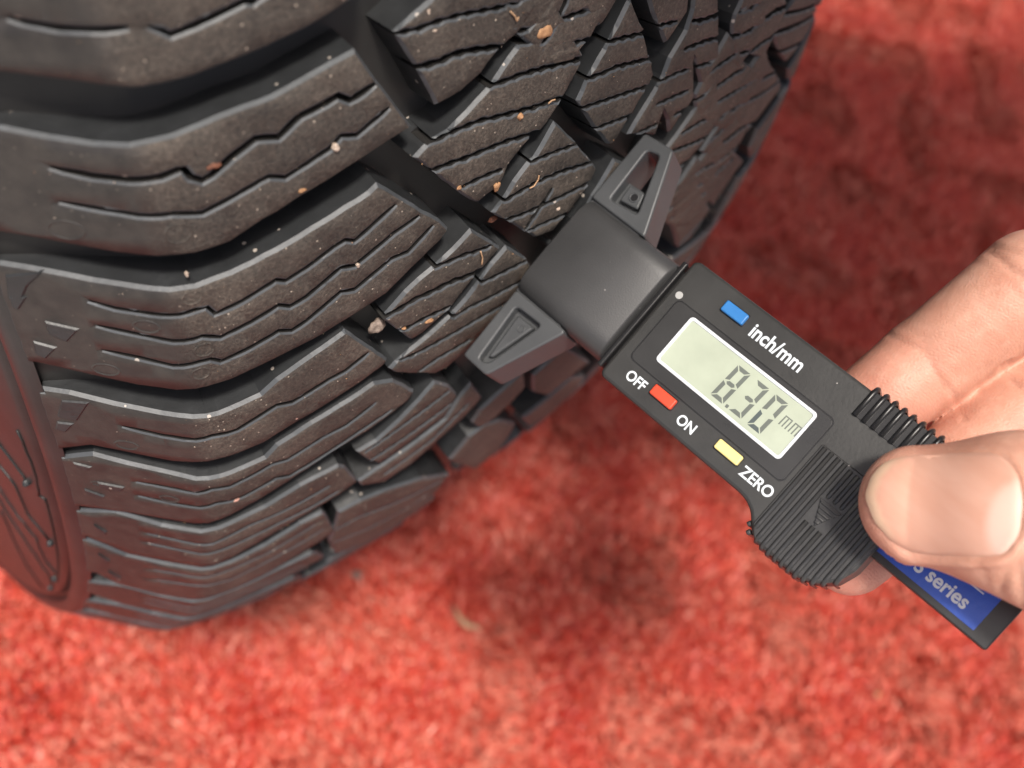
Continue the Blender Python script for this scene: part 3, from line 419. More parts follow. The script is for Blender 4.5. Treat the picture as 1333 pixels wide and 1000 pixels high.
def lump(name, c, rad, m_, parent=None, sub=2, rough=0.25, sq=(1, 1, 1), seed=0, nrm=None):
    r_ = np.random.default_rng(seed); n1, n2 = 7 * sub, 5 * sub; V = []; f = []
    ph = r_.uniform(0, 6.28, (6,)); 
    for i in range(n2 + 1):
        for j in range(n1):
            a = math.pi * i / n2; b = 2 * math.pi * j / n1; d = np.array([math.sin(a) * math.cos(b), math.sin(a) * math.sin(b), math.cos(a)])
            k = 1 + rough * (0.5 * math.sin(3 * d[0] + ph[0]) + 0.5 * math.sin(4 * d[1] + ph[1]) + 0.4 * math.sin(5 * d[2] + ph[2]) + 0.3 * math.sin(9 * d[0] * d[1] + ph[3]))
            V.append(np.asarray(c) + d * np.array(sq) * rad * k)
    for i in range(n2):
        for j in range(n1): f.append((i * n1 + j, (i + 1) * n1 + j, (i + 1) * n1 + (j + 1) % n1, i * n1 + (j + 1) % n1))
    return mesh_obj(name, V, f, m_, parent, None, True)
for i, (r_, th) in enumerate([(289.6, 0.447), (292.6, 0.5651), (293.6, 0.7048), (293.6, 0.7872)]): lump('vent_nub', sw(r_, th, 0.3), 0.95 * MM, M_WALL, tyre, 2, 0.2, seed=i)

# ------------------------------------------------------------------ grit and stones in the tread
def stone_mat(name, c1, c2):
    m_, t, bs = mat(name); co = objco(t)
    t.links.new(ramp(t, noise(t, co, 700, 5, 0.65), [(0.35, c1), (0.7, c2)]), bs.inputs['Base Color']); bs.inputs['Roughness'].default_value = 0.7
    bump(t, bs, noise(t, co, 1500, 3), 0.6, 0.0003); return m_
ST = {'grey': stone_mat('grey stone', (0.09, 0.065, 0.05), (0.30, 0.235, 0.195)), 'rust': stone_mat('rust stone', (0.10, 0.035, 0.02), (0.26, 0.10, 0.05)),
      'tan': stone_mat('tan stone', (0.26, 0.13, 0.06), (0.50, 0.28, 0.14)), 'pale': stone_mat('pale stone', (0.34, 0.26, 0.20), (0.60, 0.50, 0.42)), 'pink': stone_mat('pink stone', (0.34, 0.16, 0.12), (0.60, 0.38, 0.32))}
for i, (u, s, d, rad, sq, kind, label) in enumerate([
(-62.4, 88.7, 2.2, 2.0, (1, 0.85, 0.8), 'grey', 'grey-brown stone wedged in the groove between two shoulder blocks, largest of the pebbles'),
(-89.0, 39.0, 0.2, 1.0, (1.3, 0.7, 0.6), 'rust', 'rust-brown chip wedged in a wide slit of the upper shoulder block'),
(-69.8, 41.7, 0, 0.85, (1, 0.8, 0.7), 'pale', 'pale round pebble on the slit near the square end of the upper shoulder block'),
(-32.3, 49.0, 0, 0.85, (1, 0.9, 0.8), 'tan', 'orange round pebble in a slit of the middle tread block'),
(-27.1, 34.4, 0.2, 1.5, (1.3, 0.8, 0.7), 'tan', 'brown flat pebble lodged in the slit at the top of the middle tread block'),
(-37.2, 62.4, -0.1, 0.95, (0.8, 1.2, 0.8), 'tan', 'orange pebble at the pointed corner of the middle tread block'),
(-77.6, 106.6, 1.0, 1.9, (1.9, 0.5, 0.4), 'pink', 'pink flat chip sticking out of the groove under a shoulder block'),
(-35.1, 73.0, 2.5, 0.9, (1.2, 0.7, 0.7), 'rust', 'reddish chip on the glossy dark groove beside the gauge collar'),
(-46.1, 59.0, 0, 0.55, (1, 0.8, 0.8), 'tan', 'tiny orange pebble on the lower rim of the middle tread block'),
(-67.3, 68.0, 0, 0.5, (1, 1, 0.7), 'pale', 'small white grain on a rib of the long shoulder block'),
(-51.5, 91.0, 0, 0.8, (1.4, 0.7, 0.6), 'tan', 'orange splinter on the lower strip of the small block beside the gauge foot'),
(-57.3, 90.3, 0.2, 0.5, (1.3, 0.8, 0.7), 'tan', 'tiny orange crumb at the bottom corner of the small block above the grey stone'),
(-96.1, 59.3, 0.9, 0.5, (0.8, 1, 0.7), 'pale', 'small cream grain in the groove above the long shoulder block'),
(-93.1, 132.6, 0.1, 0.6, (1.4, 0.7, 0.6), 'pink', 'pink crumb on the shoulder of a low tread block'),
(-19.2, 76.4, 0, 0.6, (0.8, 1.1, 0.7), 'pale', 'cream grain on the block right beside the gauge foot'),
(-76.0, 47.9, 0, 0.55, (1.5, 0.6, 0.6), 'tan', 'yellowish splinter on the lower strip of the upper shoulder block'),
(-51.3, 23.7, 0, 0.38, (1, 1, 0.7), 'pale', 'white grain near the top of the block in the upper middle'),
(-50.4, 27.1, 0, 0.38, (1, 1, 0.7), 'pale', 'white grain beside the toothed slit of the block in the upper middle')]):
    c = tw(surf(u, s, d) / MM); nrm = tdir((0, math.cos(s / R), math.sin(s / R)))
    o = lump('pebble', (0, 0, 0), rad * 0.85 * MM, ST[kind], None, 2, 0.38, sq, seed=100 + i); o.location = c
    o.rotation_euler = nrm.to_track_quat('Z', 'Y').to_euler(); tag(o, label, 'pebble', 'pebbles and chips caught in the tread')
# loose fibres
M_FIB = stone_mat('straw fibre', (0.30, 0.17, 0.09), (0.52, 0.34, 0.20))
for pts, label in [
([(-28.7, 66.5), (-27.7, 66.2), (-26.8, 65.1), (-26.5, 64.3)], 'curled tan fibre on the block left of the upper gauge foot'),
([(-40.1, 77.1), (-39.6, 78.9), (-39.6, 80.8)], 'short upright straw fibre on the small block left of the gauge collar'),
([(-35.3, 28.1), (-34.4, 29.1), (-34.0, 30.1), (-33.5, 29.6)], 'forked pale fibre near the tip of the block in the upper middle'),
([(-25.7, 48.7), (-25.0, 48.2), (-24.2, 48.3)], 'short pale fibre at the right edge of the middle tread block')]:
    path = [np.array(tw(surf(u, s, -0.25 - 0.25 * math.sin(i)) / MM)) for i, (u, s) in enumerate(pts)]
    fine = []
    for i in range(len(path) - 1):
        for k in range(4): fine.append(path[i] + (path[i + 1] - path[i]) * k / 4)
    fine.append(path[-1]); c = fine[0].copy()
    o = tube_mesh('straw_fibre', [q - c for q in fine], 0.17 * MM, M_FIB, None, 5); o.location = c
    tag(o, label, 'fibre', 'straw fibres lying on the tread')
# fine grit scattered over the running face: nobody could count it
def grit():
    V = []; F = []; mi = []
    tops = [np.array(b[1]) for b in BLOCKS]
    for poly in tops:
        lo, hi = poly.min(0), poly.max(0); hi = np.minimum(hi, [90, 175]); lo = np.maximum(lo, [-110, -5])
        if (hi <= lo).any(): continue
        n = int(abs(parea(poly)) * 0.04); q = rng.uniform(lo, hi, (n * 2, 2)); q = q[poly_in(q, poly)][:n]
        for u, s in q:
            r_ = 0.05 + 0.12 * rng.random() ** 4; P = surf(u, s, -r_ * 0.4) ; b = len(V)
            for d in ((1, 0, 0), (0, 1, 0), (0, 0, 1), (-1, 0, 0), (0, -1, 0), (0, 0, -1)): V.append(P + np.array(d) * r_ * MM * rng.uniform(0.6, 1.3))
            for a in ((0, 1, 2), (1, 3, 2), (3, 4, 2), (4, 0, 2), (1, 0, 5), (3, 1, 5), (4, 3, 5), (0, 4, 5)): F.append(tuple(b + k for k in a)); 
            mi += [int(rng.choice([0, 1, 2], p=[0.55, 0.3, 0.15]))] * 8
    V = np.array(V) / MM; W = np.array([tuple(T2W @ (Vector(v) * MM)) for v in V])
    o = mesh_obj('grit', W, F, [ST['pale'], ST['grey'], ST['tan']], None, mi, False); o['kind'] = 'stuff'; o['label'] = 'fine pale grit scattered over the worn tread faces'
grit()

# ------------------------------------------------------------------ depth gauge (x along its shaft, y across, z off its face; mm)
GB = ((-0.02227, 0.79749, -0.60154), (0.96537, 0.16809, 0.18849), (0.25058, -0.57662, -0.77528)); GO = (-18.72230, 328.72001, 85.28719)
gm = Matrix([[*GB[0], GO[0] * MM], [*GB[1], GO[1] * MM], [*GB[2], GO[2] * MM], [0, 0, 0, 1]])
G_M = T2W @ gm
gauge = thing('tread_depth_gauge', 'dark grey digital depth gauge reading 8.30 mm, its feet on the tyre tread', 'depth gauge', G_M)
def solid(name, loops, z0, z1, m_, parent=gauge, bev=0.25, seg=2, smooth=True, holes=()):
    """plate with the outline loops[0] between z0 and z1, bevelled top rim; holes cut right through"""
    o_ = np.array(ccw(loops), float); hs = [np.array(ccw(h), float) for h in holes]
    rows = []
    prof_ = [(0, z0)] + [(0 + bev * (1 - math.cos(a)), z1 - bev + bev * math.sin(a)) for a in np.linspace(0, math.pi / 2, seg + 1)]
    V = []; F = []; sm = []
    def side_of(poly, sgn):
        n = len(poly); base = len(V)
        for ins_, z in prof_:
            for q in inset(poly, ins_ * sgn): V.append((q[0], q[1], z))
        for k in range(len(prof_) - 1):
            for i in range(n):
                j = (i + 1) % n; q = (base + k * n + i, base + k * n + j, base + (k + 1) * n + j, base + (k + 1) * n + i)
                F.append(q if sgn > 0 else q[::-1]); sm.append(k > 0 and smooth)
        return inset(poly, bev * sgn)
    tops = [side_of(o_, 1)] + [side_of(h, -1) for h in hs]
    for z, polys, flip in ((z1, tops, False), (z0, [o_] + hs, True)):
        P, T = cdt(polys); c = P[T].mean(1); ok = poly_in(c, polys[0])
        for h in polys[1:]: ok &= ~poly_in(c, h)
        base = len(V); V += [(q[0], q[1], z) for q in P]
        for t in T[ok]: F.append(tuple(base + int(i) for i in (t if not flip else t[::-1]))); sm.append(False)
    return mesh_obj(name, np.array(V) * MM, F, m_, parent, None, sm)
def rrect(x0, x1, y0, y1, r, k=5):
    out = []
    for cx, cy, a0 in ((x1 - r, y1 - r, 0), (x0 + r, y1 - r, 90), (x0 + r, y0 + r, 180), (x1 - r, y0 + r, 270)):
        for i in range(k + 1):
            a = math.radians(a0 + 90 * i / k); out.append((cx + r * math.cos(a), cy + r * math.sin(a)))
    return out
def rounded(poly, r, k=4):
    p = np.array(ccw(poly), float); n = len(p); out = []
    for i in range(n):
        a, b, c = p[i - 1], p[i], p[(i + 1) % n]; d0 = (a - b) / np.linalg.norm(a - b); d1 = (c - b) / np.linalg.norm(c - b)
        l = min(r, 0.45 * np.linalg.norm(a - b), 0.45 * np.linalg.norm(c - b)); s, e = b + d0 * l, b + d1 * l
        for j in range(k + 1):
            t = j / k; out.append((1 - t) ** 2 * s + 2 * t * (1 - t) * b + t * t * e)
    return out
# foot, upper side: half its triangular window is open, half closed by a tab with a dimple
up_out = rounded([(0.1, 12.6), (0.0, 30.3), (7.8, 30.8), (15.4, 13.4), (15.4, 12.6)], 0.9)
win = rounded([(3.2, 27.6), (6.1, 28.2), (11.0, 15.6), (3.9, 14.7)], 0.9)
solid('foot', up_out, -8.5, 1.0, M_FOOT, bev=0.45, seg=3, holes=[win])
tab = [(3.75, 18.8), (10.0, 20.2), (11.2, 15.3), (3.6, 14.4)]
ft = solid('foot_tab', [(3.3, 20.4), (9.4, 20.6), (11.3, 15.4), (3.5, 14.3)], -8.0, -2.0, M_FOOT, bev=0.2)
solid('foot_tab_pad', rounded([(4.6, 19.9), (8.6, 20.3), (9.7, 16.6), (5.0, 15.9)], 0.6), -2.2, -0.5, M_FOOT, ft, bev=0.35)
def disc(name, cx, cy, r, z0, z1, m_, parent, bev=0.1): return solid(name, [(cx + r * math.cos(a), cy + r * math.sin(a)) for a in np.linspace(0, 2 * math.pi, 25)[:-1]], z0, z1, m_, parent, bev=bev)
def torus(name, cx, cy, z, r, q, m_, parent):
    V = []; F = []
    for i in range(28):
        a = 2 * math.pi * i / 28
        for j in range(8):
            b = 2 * math.pi * j / 8; V.append(((cx + (r + q * math.cos(b)) * math.cos(a)) * MM, (cy + (r + q * math.cos(b)) * math.sin(a)) * MM, (z + q * math.sin(b)) * MM))
    for i in range(28):
        for j in range(8): F.append((i * 8 + j, ((i + 1) % 28) * 8 + j, ((i + 1) % 28) * 8 + (j + 1) % 8, i * 8 + (j + 1) % 8))
    return mesh_obj(name, V, F, m_, parent, None, True)
torus('dimple_rim', 7.3, 18.2, -0.5, 0.95, 0.2, M_FOOT, ft); disc('dimple', 7.3, 18.2, 0.8, -0.6, -0.48, M_BLACK, ft, 0.02)
# foot, lower side: a sunken frame round a raised triangular plate
lo_out = rounded([(0.7, -12.6), (1.1, -30.7), (8.4, -30.7), (15.9, -13.3), (15.4, -12.6)], 0.9)
rec = rounded([(3.4, -15.3), (10.7, -15.0), (7.0, -28.4), (4.6, -29.2)], 1.0)
lf = solid('foot', lo_out, -8.5, 1.0, M_FOOT, bev=0.45, seg=3, holes=[rec])
solid('foot_recess', inset(np.array(ccw(rec)), -0.2), -8.0, -1.3, M_FOOT, lf, bev=0.05)
solid('foot_plate', rounded([(4.5, -16.5), (9.5, -16.3), (6.4, -27.0), (5.5, -27.4)], 0.5), -1.4, 0.1, M_FOOT, lf, bev=0.5, seg=3)
torus('dimple_rim', 7.3, -18.3, 0.1, 0.75, 0.14, M_FOOT, lf)
solid('foot_bridge', [(0.4, -12.7), (0.4, 12.7), (14, 12.7), (14, -12.7)], -8.5, 0.2, M_FOOT, bev=0.1)
# collar between foot and housing: rounded across
def collar():
    prof_ = []
    for t in np.linspace(-1, 1, 41):
        y = 12.75 * t; e = max(0.0, (abs(t) - 0.60) / 0.40); z = 3.5 - 0.35 * t * t - 4.6 * (1 - math.sqrt(max(0, 1 - e ** 2.6))) ; prof_.append((y, z))
    prof_ = prof_ + [(12.75, -8.0), (-12.75, -8.0)]
    V = []; F = []; n = len(prof_); xs = (0.75, 1.2, 25.2, 25.7)
    for k, x in enumerate(xs):
        s = 0.35 if k in (0, 3) else 0
        for y, z in prof_: V.append((x * MM, y * (1 - s / 13) * MM, (z - (s if z > -7 else 0)) * MM))
    for k in range(3):
        for i in range(n): F.append((k * n + i, (k + 1) * n + i, (k + 1) * n + (i + 1) % n, k * n + (i + 1) % n))
    F.append(tuple(range(n))); F.append(tuple(3 * n + i for i in range(n))[::-1])
    return mesh_obj('collar', V, F, M_COLLAR, gauge, None, True)
collar()
solid('neck', rrect(25.0, 29.5, -12.2, 12.2, 0.5), -7.0, 1.0, M_BLACK, bev=0.3)
solid('rear_lip', rrect(26.3, 27.6, -13.6, 13.6, 0.4), -7.5, 2.6, M_BLACK, bev=0.4)
# probe pin
tube_mesh('probe_pin', [(-7.5 * MM, 0, -6.5 * MM), (-1 * MM, 0, -6.5 * MM), (3 * MM, 0, -6.5 * MM)], 0.8 * MM, M_FOOT, gauge, 12)
# housing
body = [(29.0, 14.2), (29.0, -13.9), (29.8, -14.85), (65.5, -14.75), (67.6, -15.1), (69.4, -16.0), (71.0, -17.6), (72.2, -18.9), (73.8, -19.7), (76, -19.9), (83.5, -19.7), (86.6, -18.3), (89.0, -15.8), (90.2, -12.0), (90.4, 10.0), (89.2, 14.2), (87.6, 15.0), (30.0, 15.0)]
hous = solid('housing', rounded(body, 0.5, 2), -7.5, 5.0, M_BODY, bev=0.75, seg=4)
# window plate with its seam, frame, display
solid('window_seam', rrect(31.6, 70.55, -8.6, 6.75, 1.3), 4.9, 5.02, M_BLACK, bev=0.01)
dwin = solid('display_window', rrect(31.85, 70.3, -8.35, 6.5, 1.2), 4.9, 5.10, M_WIN, bev=0.08)
fr_o = rrect(36.2, 67.35, -5.62, 5.62, 0.9); fr_i = rrect(36.85, 66.7, -4.97, 4.97, 0.5)
solid('display_frame', fr_o, 5.0, 5.32, M_FRAME, dwin, bev=0.12, holes=[fr_i])
lcd = solid('display', rrect(36.7, 66.85, -5.1, 5.1, 0.5), 4.9, 5.12, M_LCD, dwin, bev=0.01)
disc('window_plug', 31.3, 7.2, 0.78, 4.9, 5.14, M_DOT, gauge, 0.05)
# seven-segment figures
def seg_poly(k, x0, x1, y0, y1, w_):
    g = 0.16; ym = (y0 + y1) / 2; h = w_ / 2
    if k == 'a': return [(x0 + g, y1), (x1 - g, y1), (x1 - g - w_, y1 - w_), (x0 + g + w_, y1 - w_)]
    if k == 'd': return [(x0 + g, y0), (x0 + g + w_, y0 + w_), (x1 - g - w_, y0 + w_), (x1 - g, y0)]
    if k == 'g': return [(x0 + g + h, ym), (x0 + g + w_, ym + h), (x1 - g - w_, ym + h), (x1 - g - h, ym), (x1 - g - w_, ym - h), (x0 + g + w_, ym - h)]
    if k == 'f': return [(x0, y1 - g), (x0 + w_, y1 - g - w_), (x0 + w_, ym + g + h), (x0, ym + g)]
    if k == 'e': return [(x0, y0 + g), (x0, ym - g), (x0 + w_, ym - g - h), (x0 + w_, y0 + g + w_)]
    if k == 'b': return [(x1, y1 - g), (x1, ym + g), (x1 - w_, ym + g + h), (x1 - w_, y1 - g - w_)]
    if k == 'c': return [(x1, y0 + g), (x1 - w_, y0 + g + w_), (x1 - w_, ym - g - h), (x1, ym - g)]
def digit(x0, segs, dark=''):
    sh = lambda q: (q[0] + (q[1] + 0.2) * 0.055, q[1])
    for k in segs:
        solid('display_segment', [sh(q) for q in seg_poly(k, x0, x0 + 3.15, -4.05, 3.7, 0.84)], 5.115, 5.135, M_SEGD if k in dark else M_SEG, lcd, bev=0.003, seg=1)
digit(49.45, 'abcdefg'); digit(54.0, 'abcdg'); digit(58.55, 'abcdef', 'de')
solid('display_point', rrect(52.95, 53.6, -4.15, -3.45, 0.15), 5.115, 5.135, M_SEG, lcd, bev=0.003, seg=1)
def mm_strokes(x0):
    for i in range(3): solid('display_stroke', [(x0 + i * 0.72, -0.35), (x0 + 0.26 + i * 0.72, -0.35), (x0 + 0.36 + i * 0.72, 1.55), (x0 + 0.1 + i * 0.72, 1.55)], 5.115, 5.135, M_SEG, lcd, bev=0.003, seg=1)
    solid('display_stroke', [(x0 + 0.1, 1.58), (x0 + 1.8, 1.58), (x0 + 1.8, 1.82), (x0 + 0.1, 1.82)], 5.115, 5.135, M_SEG, lcd, bev=0.003, seg=1)
mm_strokes(62.75); mm_strokes(64.95)
# buttons
def button(name, x0, x1, y0, y1, m_):
    solid('button_slot', rrect(x0 - 0.22, x1 + 0.22, y0 - 0.22, y1 + 0.22, 0.4), 4.9, 5.03, M_BLACK, gauge, bev=0.01)
    solid(name, rrect(x0, x1, y0, y1, 0.35), 4.6, 5.85, m_, gauge, bev=0.32, seg=4)
button('unit_button', 39.75, 45.15, 9.85, 12.25, M_BLUE); button('power_button', 39.85, 45.4, -11.35, -9.05, M_RED); button('zero_button', 56.5, 62.2, -11.35, -9.25, M_YEL)
# print
def text(body_, x, y, h, z, m_, parent, wx=1.0, bold=0.06, rot=0):
    cu_ = bpy.data.curves.new('lettering', 'FONT'); cu_.body = body_; cu_.size = 1.0; cu_.fill_mode = 'FRONT'; cu_.offset = bold * 0.4
    o = bpy.data.objects.new('lettering', cu_); cu_.materials.append(m_); link(o)
    s = h / 0.73 * MM; me = bpy.data.meshes.new_from_object(o); bpy.data.objects.remove(o); me.transform(Matrix.Translation((x * MM, y * MM, z * MM)) @ Matrix.Diagonal((s * wx, s, s, 1)))
    if not me.materials: me.materials.append(m_)
    return link(bpy.data.objects.new('lettering', me), parent)
text('inch/mm', 47.0, 9.35, 2.95, 5.03, M_PRINT, gauge, 0.88); text('OFF', 33.7, -12.05, 2.15, 5.03, M_PRINT, gauge, 0.92)
text('ON', 47.4, -12.35, 2.15, 5.03, M_PRINT, gauge, 0.92); text('ZERO', 63.3, -12.2, 2.25, 5.03, M_PRINT, gauge, 0.92)
# ribbed battery cover
cover = solid('battery_cover', rounded([(71.3, 1.9), (71.3, -17.4), (73.2, -19.3), (83.5, -19.3), (86.6, -17.9), (89.4, -14.4), (90.0, -8), (90.0, 1.9)], 0.4, 2), 4.8, 5.22, M_RIB, bev=0.2)
def rib_end(x):
    return float(np.interp(x, [71.4, 73.2, 76, 83.5, 86.6, 89.2, 90], [-17.2, -19.3, -19.9, -19.7, -18.3, -15.6, -12.5]))
def rib(x, y1, yb, parent, w_=0.5, h=0.55, zb=5.15, down=-5.5, up=False):
    """a rounded bar along y that folds over the rim at its outer end"""
    sgn = 1 if up else -1
    path = [(y1, zb), (yb - sgn * 1.6, zb), (yb - sgn * 0.75, zb - 0.12), (yb - sgn * 0.15, zb - 0.55), (yb + sgn * 0.1, zb - 1.3), (yb + sgn * 0.15, down)]
    V = []; F = []; k = 7
    for i, (y, z) in enumerate(path):
        a = np.array(path[max(i - 1, 0)]); b = np.array(path[min(i + 1, len(path) - 1)]); t = (b - a) / np.linalg.norm(b - a); nr = np.array([-t[1], t[0]]) * (1 if sgn < 0 else -1)
        nr = -nr if nr[1] < 0 and i < 2 else nr
        nr = np.array([sgn * abs(nr[0]), abs(nr[1])])
        for j in range(k):
            an = math.pi * j / (k - 1); V.append(((x - w_ * math.cos(an)) * MM, (y + nr[0] * h * math.sin(an)) * MM, (z + nr[1] * h * math.sin(an)) * MM))
    for i in range(len(path) - 1):
        for j in range(k - 1): F.append((i * k + j, i * k + j + 1, (i + 1) * k + j + 1, (i + 1) * k + j))
    F.append(tuple(range(k))); F.append(tuple((len(path) - 1) * k + j for j in range(k)))
    return mesh_obj('rib', V, F, M_RIB, parent, None, True)
for i in range(12):
    x = 72.2 + 1.52 * i; arrow = 77.2 < x < 82.3
    if arrow:
        rib(x, -10.8 if x < 81.5 else -8.8, rib_end(x), cover)
        F0 = rib(x, 1.2, -5.6, cover); 
    else: rib(x, 1.6, rib_end(x), cover)
ar = solid('arrow_mark', [(77.4, -5.9), (82.1, -5.9), (79.8, -10.6)], 5.1, 5.5, M_RIB, cover, bev=0.1)
for i in range(5):
    y = -6.3 - i * 0.85; hw = 2.2 * (1 - (i * 0.85 + 0.4) / 4.7)
    solid('arrow_ridge', [(79.8 - hw, y), (79.8 + hw, y), (79.8 + hw * 0.85, y - 0.35), (79.8 - hw * 0.85, y - 0.35)], 5.4, 5.85, M_RIB, ar, bev=0.1)
grip = solid('grip_patch', [(71.6, 15.2), (71.6, 9.4), (88.4, 9.4), (88.4, 15.2)], 4.7, 5.12, M_BLACK, bev=0.1)
for i in range(9):
    x = 72.2 + 1.98 * i; r_ = rib(x, 9.5, 15.65, grip, 0.55, 0.72, 5.1, -4.5, True); r_.data.materials[0] = M_BLACK
# two short teeth where the grip begins at the lower edge
for x, y in ((71.0, -17.9), (71.9, -19.2)): solid('tooth', rounded([(x - 0.5, y + 0.7), (x - 0.9, y - 0.2), (x - 0.2, y - 0.6), (x + 0.5, y)], 0.2), -4.5, 4.2, M_RIB, cover, bev=0.3)
# sliding bar with its label
bar = solid('slide_bar', rrect(84, 114.0, -8.15, 8.15, 0.5), -3.6, 1.0, M_BLACK, bev=0.3)
lab = solid('label_plate', rrect(88.5, 110.5, -6.75, 6.75, 0.2), 0.9, 1.06, M_LABEL, bar, bev=0.03)
text('S series', 96.6, -5.1, 2.7, 1.09, M_PRINT, lab, 0.93, 0.06)
solid('printed_line', [(96.0, -0.92), (107.9, -0.92), (107.9, -0.66), (96.0, -0.66)], 1.05, 1.085, M_PRINT, lab, bev=0.005, seg=1)

# ------------------------------------------------------------------ hand: one surface from a distance field, in the gauge's space (mm)
HJ = dict(T0=(91.0, 3.3, 12.6), T1=(103.8, 11.9, 15.5), T2=(124, 14.5, 16), T3=(147, 20, 2),
          I0=(85.9, -10.0, -15.9), I1=(88.8, 12.6, -20.5), I2=(91.6, 35.6, -23), I3=(108.4, 60.7, -24),
          M0=(68.6, 5.6, -15.9), M1=(72.8, 28.4, -15.5), M2=(78.2, 51.9, -12), M3=(95.8, 78.0, -24),
          R0=(83, 92, -48), R1=(70, 101, -49), R2=(66, 103, -40), R3=(86, 97, -28), P0=(76, 112, -54), P1=(64, 119, -54), P2=(60, 121, -46), P3=(77, 115, -34), W=(148, 80, -26), W2=(172, 88, -26))
HJ = {k: np.array(v, np.float32) for k, v in HJ.items()}
def cone(P, a, b, ra, rb, fl=1.0, nrm=None):
    ab = b - a; L2 = float(ab @ ab); q = P - a; t = np.clip(q @ ab / L2, 0, 1); d = q - t[:, None] * ab
    if fl != 1.0:
        n = np.asarray(nrm, np.float32); n = n / np.linalg.norm(n); dn_ = d @ n; d2 = (d * d).sum(1) - dn_ * dn_
        ln = np.sqrt(np.maximum(d2, 0) + (dn_ / fl) ** 2); return (ln - (ra + (rb - ra) * t)) * (0.5 + 0.5 * fl)
    return np.sqrt((d * d).sum(1)) - (ra + (rb - ra) * t)
def smin(a, b, k):
    h = np.clip(0.5 + 0.5 * (b - a) / k, 0, 1); return b + (a - b) * h - k * h * (1 - h)
ZN = (0.34, 0.22, 0.91)
def hand_sdf(P):
    P = np.asarray(P, np.float32); j = HJ
    th = cone(P, j['T0'], j['T1'], 10.0, 12.8, 0.76, ZN); th = smin(th, cone(P, j['T1'], j['T2'], 12.4, 13.0, 0.85, ZN), 4); th = smin(th, cone(P, j['T2'], j['T3'], 13.0, 17.0), 5)
    th = smin(th, cone(P, np.array([93.5, 4.6, 9.8], np.float32), np.array([99, 8, 9.5], np.float32), 6.5, 8), 4)      # pulp of the thumb
    mi = cone(P, j['M0'], j['M1'], 8.1, 9.3); mi = smin(mi, cone(P, np.array([70, 11.5, -14.4], np.float32), np.array([71.6, 20.5, -13.4], np.float32), 7.2, 7.6), 3)
    mi = smin(mi, cone(P, j['M1'], j['M2'], 8.9, 10.2), 2.2); mi = smin(mi, cone(P, np.array([74.2, 36, -13], np.float32), np.array([76.4, 45, -11.2], np.float32), 8.4, 8.8), 2.4)
    mi = smin(mi, cone(P, j['M2'], j['M3'], 10.0, 11.5), 2.5)
    ix = cone(P, j['I0'], j['I1'], 7.9, 8.6); ix = smin(ix, cone(P, j['I1'], j['I2'], 8.5, 9.6), 2.2); ix = smin(ix, cone(P, np.array([87.3, -1, -15.4], np.float32), np.array([87.9, 7, -17], np.float32), 7.0, 7.4), 3)
    ix = smin(ix, cone(P, np.array([89.6, 19, -19], np.float32), np.array([91, 29, -20.4], np.float32), 8.0, 8.4), 2.4); ix = smin(ix, cone(P, j['I2'], j['I3'], 9.6, 11.5), 2.5)
    ri = cone(P, j['R0'], j['R1'], 7.4, 8.4); ri = smin(ri, cone(P, j['R1'], j['R2'], 8.4, 9), 2.5); ri = smin(ri, cone(P, j['R2'], j['R3'], 9, 10.5), 2.5)
    pi_ = cone(P, j['P0'], j['P1'], 6.4, 7.2); pi_ = smin(pi_, cone(P, j['P1'], j['P2'], 7.2, 7.8), 2.5); pi_ = smin(pi_, cone(P, j['P2'], j['P3'], 7.8, 9.5), 2.5)
    pal = cone(P, j['I3'], j['W'], 12, 16); 
    for n, r0, r1 in (('M3', 12, 17), ('R3', 11.5, 16), ('P3', 10.5, 15)): pal = smin(pal, cone(P, j[n], j['W'], r0, r1), 6)
    pal = smin(pal, cone(P, j['T3'], j['W'], 15, 17), 8); pal = smin(pal, cone(P, j['T3'], j['I3'], 9, 9), 8); pal = smin(pal, cone(P, j['W'], j['W2'], 19, 20), 8)
    d = smin(ix, mi, 1.0); d = smin(d, ri, 0.9); d = smin(d, pi_, 0.9); d = smin(d, th, 0.9); return smin(d, pal, 5)
def seam(P):
    P = np.asarray(P, np.float32); j = HJ
    a = np.minimum(cone(P, j['M0'], j['M1'], 8.1, 9.3), cone(P, j['M1'], j['M2'], 9.2, 10.4)); a = np.minimum(a, cone(P, j['M2'], j['M3'], 10.0, 11.5))
    b = np.minimum(cone(P, j['I0'], j['I1'], 7.9, 8.6), cone(P, j['I1'], j['I2'], 8.7, 9.8)); b = np.minimum(b, cone(P, j['I2'], j['I3'], 9.6, 11.5))
    return np.clip((np.abs(a - b) - 0.6) / 2.5, 0, 1)
